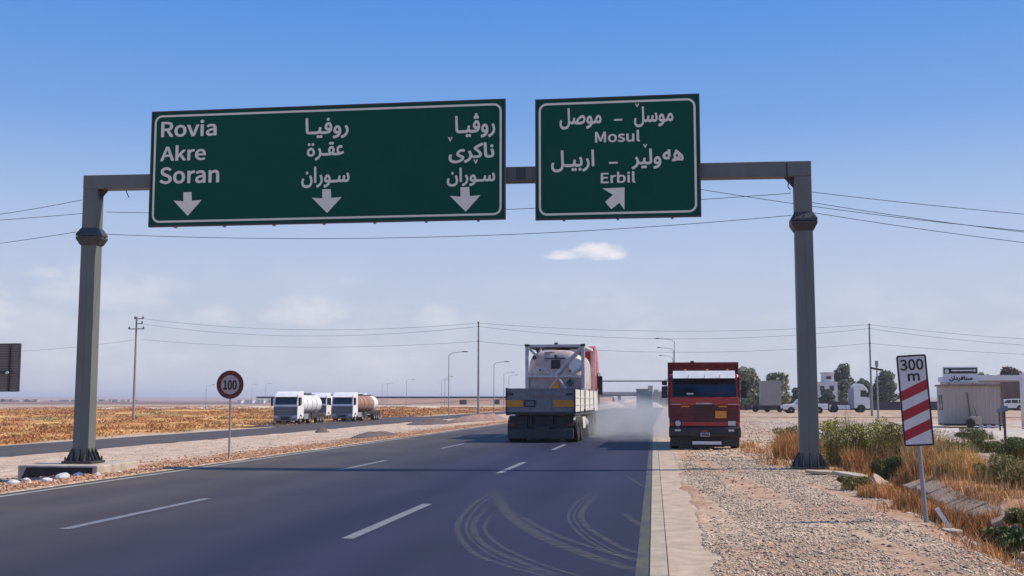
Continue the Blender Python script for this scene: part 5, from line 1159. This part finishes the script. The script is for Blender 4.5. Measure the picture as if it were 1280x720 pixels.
# lot on the right: low wall, kerb line, cabin, cart, building, warehouse
def simple(name, m, label, cat, *bxs):
    s = MB()
    for b_ in bxs: s.bx(*b_)
    return s.build(name, m, label=label, cat=cat)
simple('boundary_wall', mat('dark_wall', (.075, .055, .06), .9, 0, .2, .5), 'low dark boundary wall along the back of the right lot', 'wall', (5, 60, 186, 186.4, -.1, 1.35))
kb = MB().bx(5, 60, 107, 107.25, -.2, .03).build('lot_kerb', steel_dark, kind='structure')
kb2 = MB().bx(19.5, 60, 66, 66.2, -.2, .05).build('lot_kerb', wall_brown, kind='structure')
def cabin():
    c = empty('roadside_cabin', (15.95, 68.6, 0), R(-6), 'beige corrugated sheet cabin with a roof sign on the right lot', 'cabin')
    w, d, h = 3.15, 3.0, 2.42
    MB().bx(0, w, .03, d, .22, h).build('wall', cabin_mat, c)
    k = 0.0
    while k < w - .1:
        MB().bx(k + .03, k + .16, .012, .029, .24, h - .04).build('sheet_rib', cabin_mat, c); k += .225
    MB().bx(-.1, w + .12, -.15, d + .1, h, h + .09).build('roof', mat('rust_roof', (.22, .13, .10), .8, 0, .2, 2), c)
    MB().bx(w + .001, w + .10, -.06, .06, -.05, h - .002).build('corner_post', mat('rust_post', (.20, .10, .08), .8), c)
    MB().bx(-.02, -.001, .5, 1.1, 1.0, 1.9).build('side_window', glass, c); MB().bx(-.02, -.001, 1.6, 2.2, 1.0, 1.9).build('side_window', glass, c)
    MB().bx(0, w, .1, d, .1, .2).build('floor_frame', steel_dark, c)
    for x in (1.9, 2.3, 2.75): MB().bx(x, x + .2, -.02, .18, -.05, .18).build('block_foot', white_paint, c)
    MB().tube([(1.28, -.08, 2.05), (1.36, -.08, 1.2), (1.42, -.10, .6)], .03).build('drain_pipe', steel_dark, c)
cabin()
sg = empty('cabin_roof_sign', (16.2, 69.6, 2.5), R(-6), 'white and black shop sign with Arabic lettering on the cabin roof', 'shop sign')
MB().bx(0, 1.95, 0, .12, .12, 1.06).build('board', wall_white, sg); MB().bx(.05, 1.90, -.012, -.001, .66, .98).build('dark_band', sign_black, sg)
MB().bx(.48, 1.68, -.022, -.013, .80, .88).build('white_stripe', wall_white, sg); MB().cyl((.22, -.02, .80), (.22, -.013, .80), .12, n=16).build('emblem', wall_white, sg); MB().cyl((1.76, -.02, .84), (1.76, -.013, .84), .07, n=12).build('emblem', wall_white, sg)
lettering('سنافردات'.replace('ت', 'ن'), .34, 1.64, .20, .54, -.004, sign_black, sg, .05, ar=True)
for x in (.3, 1.6): MB().bx(x, x + .06, .02, .08, 0, .119).build('leg', steel_dark, sg)
ct = empty('hand_cart', (17.05, 67.3, 0), R(-5), 'small grey box cart with one black wheel before the cabin', 'cart')
MB().bx(.05, .62, 0, .5, .22, .66).build('box', cabin_mat, ct, bevel=.02); wheel(ct, -.05, .1, .26, .12, rim_mat).rotation_euler = (0, 0, 0)
MB().lathe((.0, -.06, .28), (0, -1, 0), [(0, .16), (0, .26), (.1, .26), (.1, .15), (.05, .14)], 18).build('wheel', rubber, ct)
MB().tube([(.35, 0, .66), (.30, -.05, 1.0), (.15, -.1, 1.25)], .025).build('handle', steel_dark, ct)
hs = empty('white_house', (25.8, 200, 0), 0, 'white two-storey house with a small stair tower behind the trees', 'house')
MB().bx(0, 3.2, 0, 4, 0, 4.7).build('wall', wall_white, hs); MB().bx(.85, 2.75, .5, 3, 4.7, 6.2).build('tower', wall_white, hs); MB().bx(.7, 2.9, .3, 3.2, 6.2, 6.4).build('roof', wall_white, hs); MB().bx(-.1, 3.3, -.1, 4.1, 4.55, 4.72).build('cornice', wall_white, hs)
for (x, z, ww, hh) in ((.3, 3.2, .7, .8), (1.9, 3.2, .7, .8), (1.45, 5.2, .8, .5), (.3, 1.2, .7, .8), (1.9, 1.2, .7, .8)):
    y_ = .5 if z > 4.7 else 0; f_ = MB().bx(x - .04, x + ww + .04, y_ - .05, y_ - .001, z - .04, z + hh + .04).build('window', wall_beige, hs); MB().bx(x, x + ww, y_ - .07, y_ - .051, z, z + hh).build('pane', glass, f_)
wh = empty('warehouse', (55, 225, 0), R(-4), 'large grey sheet metal warehouse with a white roof edge at far right', 'warehouse')
MB().bx(0, 26, 0, 20, 0, 5.3).build('wall', wall_grey, wh); MB().bx(-.4, 26.5, -.5, 20, 5.3, 6.3).build('roof', mat('white_roof', (.66, .64, .63), .6), wh)
MB().bx(7.6, 14.0, -.08, -.001, 0, 5.0).build('brown_door', wall_brown, wh)
for k in range(18): MB().bx(.4 + k * .42, .55 + k * .42, -.05, -.001, 0, 5.28).build('sheet_rib', wall_grey, wh)
pl = simple('white_pillar', wall_white, 'white pillar at the extreme right photo edge', 'pillar', (20.8, 21.6, 70, 70.6, 0, 3.2))
cn = empty('box_trailer', (12.2, 150, 0), 0, 'grey box trailer parked left of the white pickup', 'trailer')
MB().bx(0, 2.4, 0, 5, .9, 4.1).build('box', mat('trailer_grey', (.34, .31, .28), .7, 0, .12, .8), cn)
for k in range(7): MB().bx(.1 + k * .33, .2 + k * .33, -.04, -.001, .95, 4.05).build('rib', mat('trailer_grey', (.34, .31, .30)), cn)
MB().bx(-1.2, 3.4, .2, 4, .55, .89).build('chassis', steel_dark, cn)
for x in (-.9, .6, 2.2, 3.0): MB().lathe((x, 0, .45), (0, 1, 0), [(0, .2), (0, .42), (.25, .42), (.25, .2)], 14).build('wheel', rubber, cn)

def side_car(name, loc, rz, label, cat, prof, L, wheels, wins, W=1.8, r=.36, m=white_paint, extra=None):
    c = empty(name, loc, rz, label, cat)
    MB().prism(prof, 'y', -W / 2, W / 2).build('body', m, c, bevel=.05)
    for (a, b_, z0, z1, s0, s1_) in wins:
        for s in (-1, 1):
            yy = s * (W / 2 + .004); MB().add([(a, yy, z0), (b_, yy, z0), (b_ + s1_, yy, z1), (a + s0, yy, z1)], [(0, 1, 2, 3)]).build('window', glass, c)
    for x in wheels:
        for s in (-1, 1):
            o = MB().lathe((x, s * (W / 2 - .2), r), (0, s, 0), [(0, r * .6), (0, r), (.22, r), (.22, r * .6)], 18).build('wheel', rubber, c)
            MB().lathe((x, s * (W / 2 - .2), r), (0, s, 0), [(.1, r * .58), (.21, r * .58), (.2, r * .3), (.23, .05)], 14).build('rim', lamp_glass, o)
            MB().lathe((x, s * (W / 2 + .001), r), (0, s, 0), [(0, r * 1.01), (0, r * 1.18), (.012, r * 1.18), (.012, r * 1.01)], 18).build('wheel_arch', black_plastic, c)
    return c
pk = side_car('pickup_truck', (13.7, 140, 0), R(4), 'white double-cab pickup parked facing left behind the right column', 'pickup',
    [(0, .45), (-.05, .85), (.1, 1.02), (1.35, 1.12), (1.95, 1.72), (3.35, 1.74), (3.6, 1.14), (5.3, 1.14), (5.3, .5), (4.6, .42), (.9, .42)], 5.3, (.95, 4.25), ((1.55, 2.4, 1.14, 1.62, .45, 0), (2.5, 3.45, 1.14, 1.62, 0, -.18)))
MB().bx(-.06, .1, -.8, .8, .42, .6).build('bumper', black_plastic, pk); MB().bx(-.04, .02, -.85, -.5, .75, .9).build('headlight', lamp_glass, pk)
sv = side_car('parked_car', (49.4, 181, 0), R(3), 'white estate car parked facing left before the warehouse', 'car',
    [(0, .42), (-.05, .85), (.15, 1.0), (1.05, 1.12), (1.75, 1.72), (4.1, 1.78), (4.45, 1.2), (4.5, .45), (3.9, .38), (.8, .38)], 4.5, (.85, 3.55), ((1.2, 2.3, 1.14, 1.62, .5, 0), (2.4, 3.3, 1.14, 1.64, 0, 0), (3.4, 4.25, 1.14, 1.64, 0, -.15)), r=.38)
MB().bx(1.8, 4.0, -.7, -.62, 1.79, 1.86).build('roof_rail', steel_dark, sv); MB().bx(-.06, .06, -.8, -.45, .75, .92).build('headlight', lamp_glass, sv)
# tractor unit facing right
tu = empty('tractor_unit', (22.4, 152, 0), R(0), 'white tractor unit without trailer, facing right beyond the weeds', 'truck')
MB().prism([(1.5, .55), (1.5, 3.4), (1.9, 3.75), (2.7, 3.6), (3.25, 3.0), (3.45, 1.9), (3.5, .5)], 'y', -1.22, 1.22).build('cab', white_paint, tu, bevel=.06)
MB().bx(1.15, 1.48, -1.1, 1.1, .8, 3.1).build('air_deflector', mat('deflector_blue', (.25, .28, .36), .5), tu)
MB().bx(-1.8, 1.3, -.9, .9, .75, 1.0).build('chassis', steel_dark, tu); MB().bx(-1.6, 1.0, -1.24, -.95, .4, .95).build('side_fairing', white_paint, tu)
MB().add([(2.35, -1.226, 2.0), (3.30, -1.226, 2.0), (3.08, -1.226, 2.85), (2.35, -1.226, 2.85)], [(0, 1, 2, 3)]).build('side_window', glass, tu)
MB().bx(3.2, 3.35, -1.45, -1.25, 1.9, 2.6).build('mirror', black_plastic, tu)
for x in (-1.0, 2.4):
    for s in (-1, 1): MB().lathe((x, s * .98, .5), (0, s, 0), [(0, .3), (0, .52), (.3, .52), (.3, .3)], 18).build('wheel', rubber, tu)
# far village and far white row
rr = random.Random(21)
for i in range(34):
    px = rr.uniform(0, 1); d = rr.uniform(1500, 2300); ang = R(-32.4 + px * 6.5); x = math.sin(ang) * d; y = math.cos(ang) * d; s_ = rr.uniform(3, 8)
    m = (wall_beige, wall_brown, wall_grey, wall_brown)[i % 4]; z = hz(x, y); hh = rr.uniform(1.5, 3)
    h_ = empty('village_house', (x, y, z), 0, 'tiny flat-roofed house in the far village on the left horizon', 'house', 'far village houses')
    MB().bx(-s_ / 2, s_ / 2, 0, 8, -1, hh).build('wall', m, h_); MB().bx(-s_ / 2 - .2, s_ / 2 + .2, -.3, 8.2, hh, hh + .4).build('roof', wall_beige, h_)
for i in range(9):
    d = 760; ang = R(-7.89 - 13.6 + i * .27 + (.1 if i % 2 else 0)); x = math.sin(ang) * d; y = math.cos(ang) * d
    h_ = empty('white_shed', (x, y, hz(x, y)), 0, 'small white shed in the far row between the speed sign and tankers', 'shed', 'far white sheds')
    MB().bx(-1.4, 1.2, 0, 4, -.5, 2.2).build('wall', white_paint, h_); MB().bx(-1.6, 1.4, -.2, 4.2, 2.2, 2.5).build('roof', wall_white, h_)
for (x, y, lb) in ((-59, 88, 'left of the gantry column'), (-62, 84, 'near the left photo edge')):
    s = empty('fence_post', (x, y, hz(x, y)), 0, 'short wooden post in the orange scrub ' + lb, 'post'); MB().cyl((0, 0, -.2), (0, 0, 1.7), .09, n=7).build('post', bark, s); MB().bx(-.5, .5, -.04, .04, 1.25, 1.36).build('rail', bark, s)

# ------------------------------------------------------------------ dust behind the lorry
def dust():
    bm = bmesh.new(); bmesh.ops.create_icosphere(bm, subdivisions=4, radius=1)
    for v in bm.verts: v.co.x *= 3.0; v.co.y *= 11; v.co.z *= 1.35
    me = bpy.data.meshes.new('dust_cloud'); bm.to_mesh(me); bm.free(); o = bpy.data.objects.new('dust_cloud', me); C.objects.link(o); o.location = (-1.75, 52, .55)
    m = bpy.data.materials.new('dust_volume'); m.use_nodes = True; nt = m.node_tree; N = nt.nodes; L = nt.links; N.remove(N['Principled BSDF'])
    pv = N.new('ShaderNodeVolumePrincipled'); pv.inputs['Color'].default_value = (.97, .96, .97, 1); pv.inputs['Anisotropy'].default_value = .2
    tc = N.new('ShaderNodeTexCoord'); mp = N.new('ShaderNodeMapping'); mp.inputs['Scale'].default_value = (1 / 3.0, 1 / 11, 1 / 1.35); L.new(tc.outputs['Object'], mp.inputs[0])
    ln = N.new('ShaderNodeVectorMath'); ln.operation = 'LENGTH'; L.new(mp.outputs[0], ln.inputs[0])
    n_ = N.new('ShaderNodeTexNoise'); n_.inputs['Scale'].default_value = .8; n_.inputs['Detail'].default_value = 4; L.new(tc.outputs['Object'], n_.inputs['Vector'])
    s1_ = N.new('ShaderNodeMath'); s1_.operation = 'SUBTRACT'; s1_.inputs[0].default_value = 1.0; L.new(ln.outputs['Value'], s1_.inputs[1])
    s2_ = N.new('ShaderNodeMath'); s2_.operation = 'MULTIPLY_ADD'; s2_.inputs[1].default_value = 1.6; L.new(n_.outputs[0], s2_.inputs[0]); s2_.inputs[2].default_value = -.62
    s3 = N.new('ShaderNodeMath'); s3.operation = 'MULTIPLY'; s3.use_clamp = True; L.new(s1_.outputs[0], s3.inputs[0]); L.new(s2_.outputs[0], s3.inputs[1])
    s4 = N.new('ShaderNodeMath'); s4.operation = 'MULTIPLY'; s4.inputs[1].default_value = 1.25; L.new(s3.outputs[0], s4.inputs[0]); L.new(s4.outputs[0], pv.inputs['Density'])
    L.new(pv.outputs[0], N['Material Output'].inputs['Volume']); me.materials.append(m)
    tag(o, kind='stuff')
dust()
sc.cycles.volume_step_rate = 2.0; sc.cycles.volume_max_steps = 64

# ------------------------------------------------------------------ thin desert haze
def haze():
    hm = bpy.data.materials.new('haze_air'); hm.use_nodes = True; nt = hm.node_tree; nt.nodes.remove(nt.nodes['Principled BSDF'])
    pv = nt.nodes.new('ShaderNodeVolumePrincipled'); pv.inputs['Color'].default_value = (.86, .87, .95, 1); pv.inputs['Density'].default_value = .00022
    pv.inputs['Anisotropy'].default_value = .1
    nt.links.new(pv.outputs[0], nt.nodes['Material Output'].inputs['Volume'])
    MB().bx(-9800, 9800, -400, 9900, -3, 45).build('haze', hm, kind='stuff')
haze()
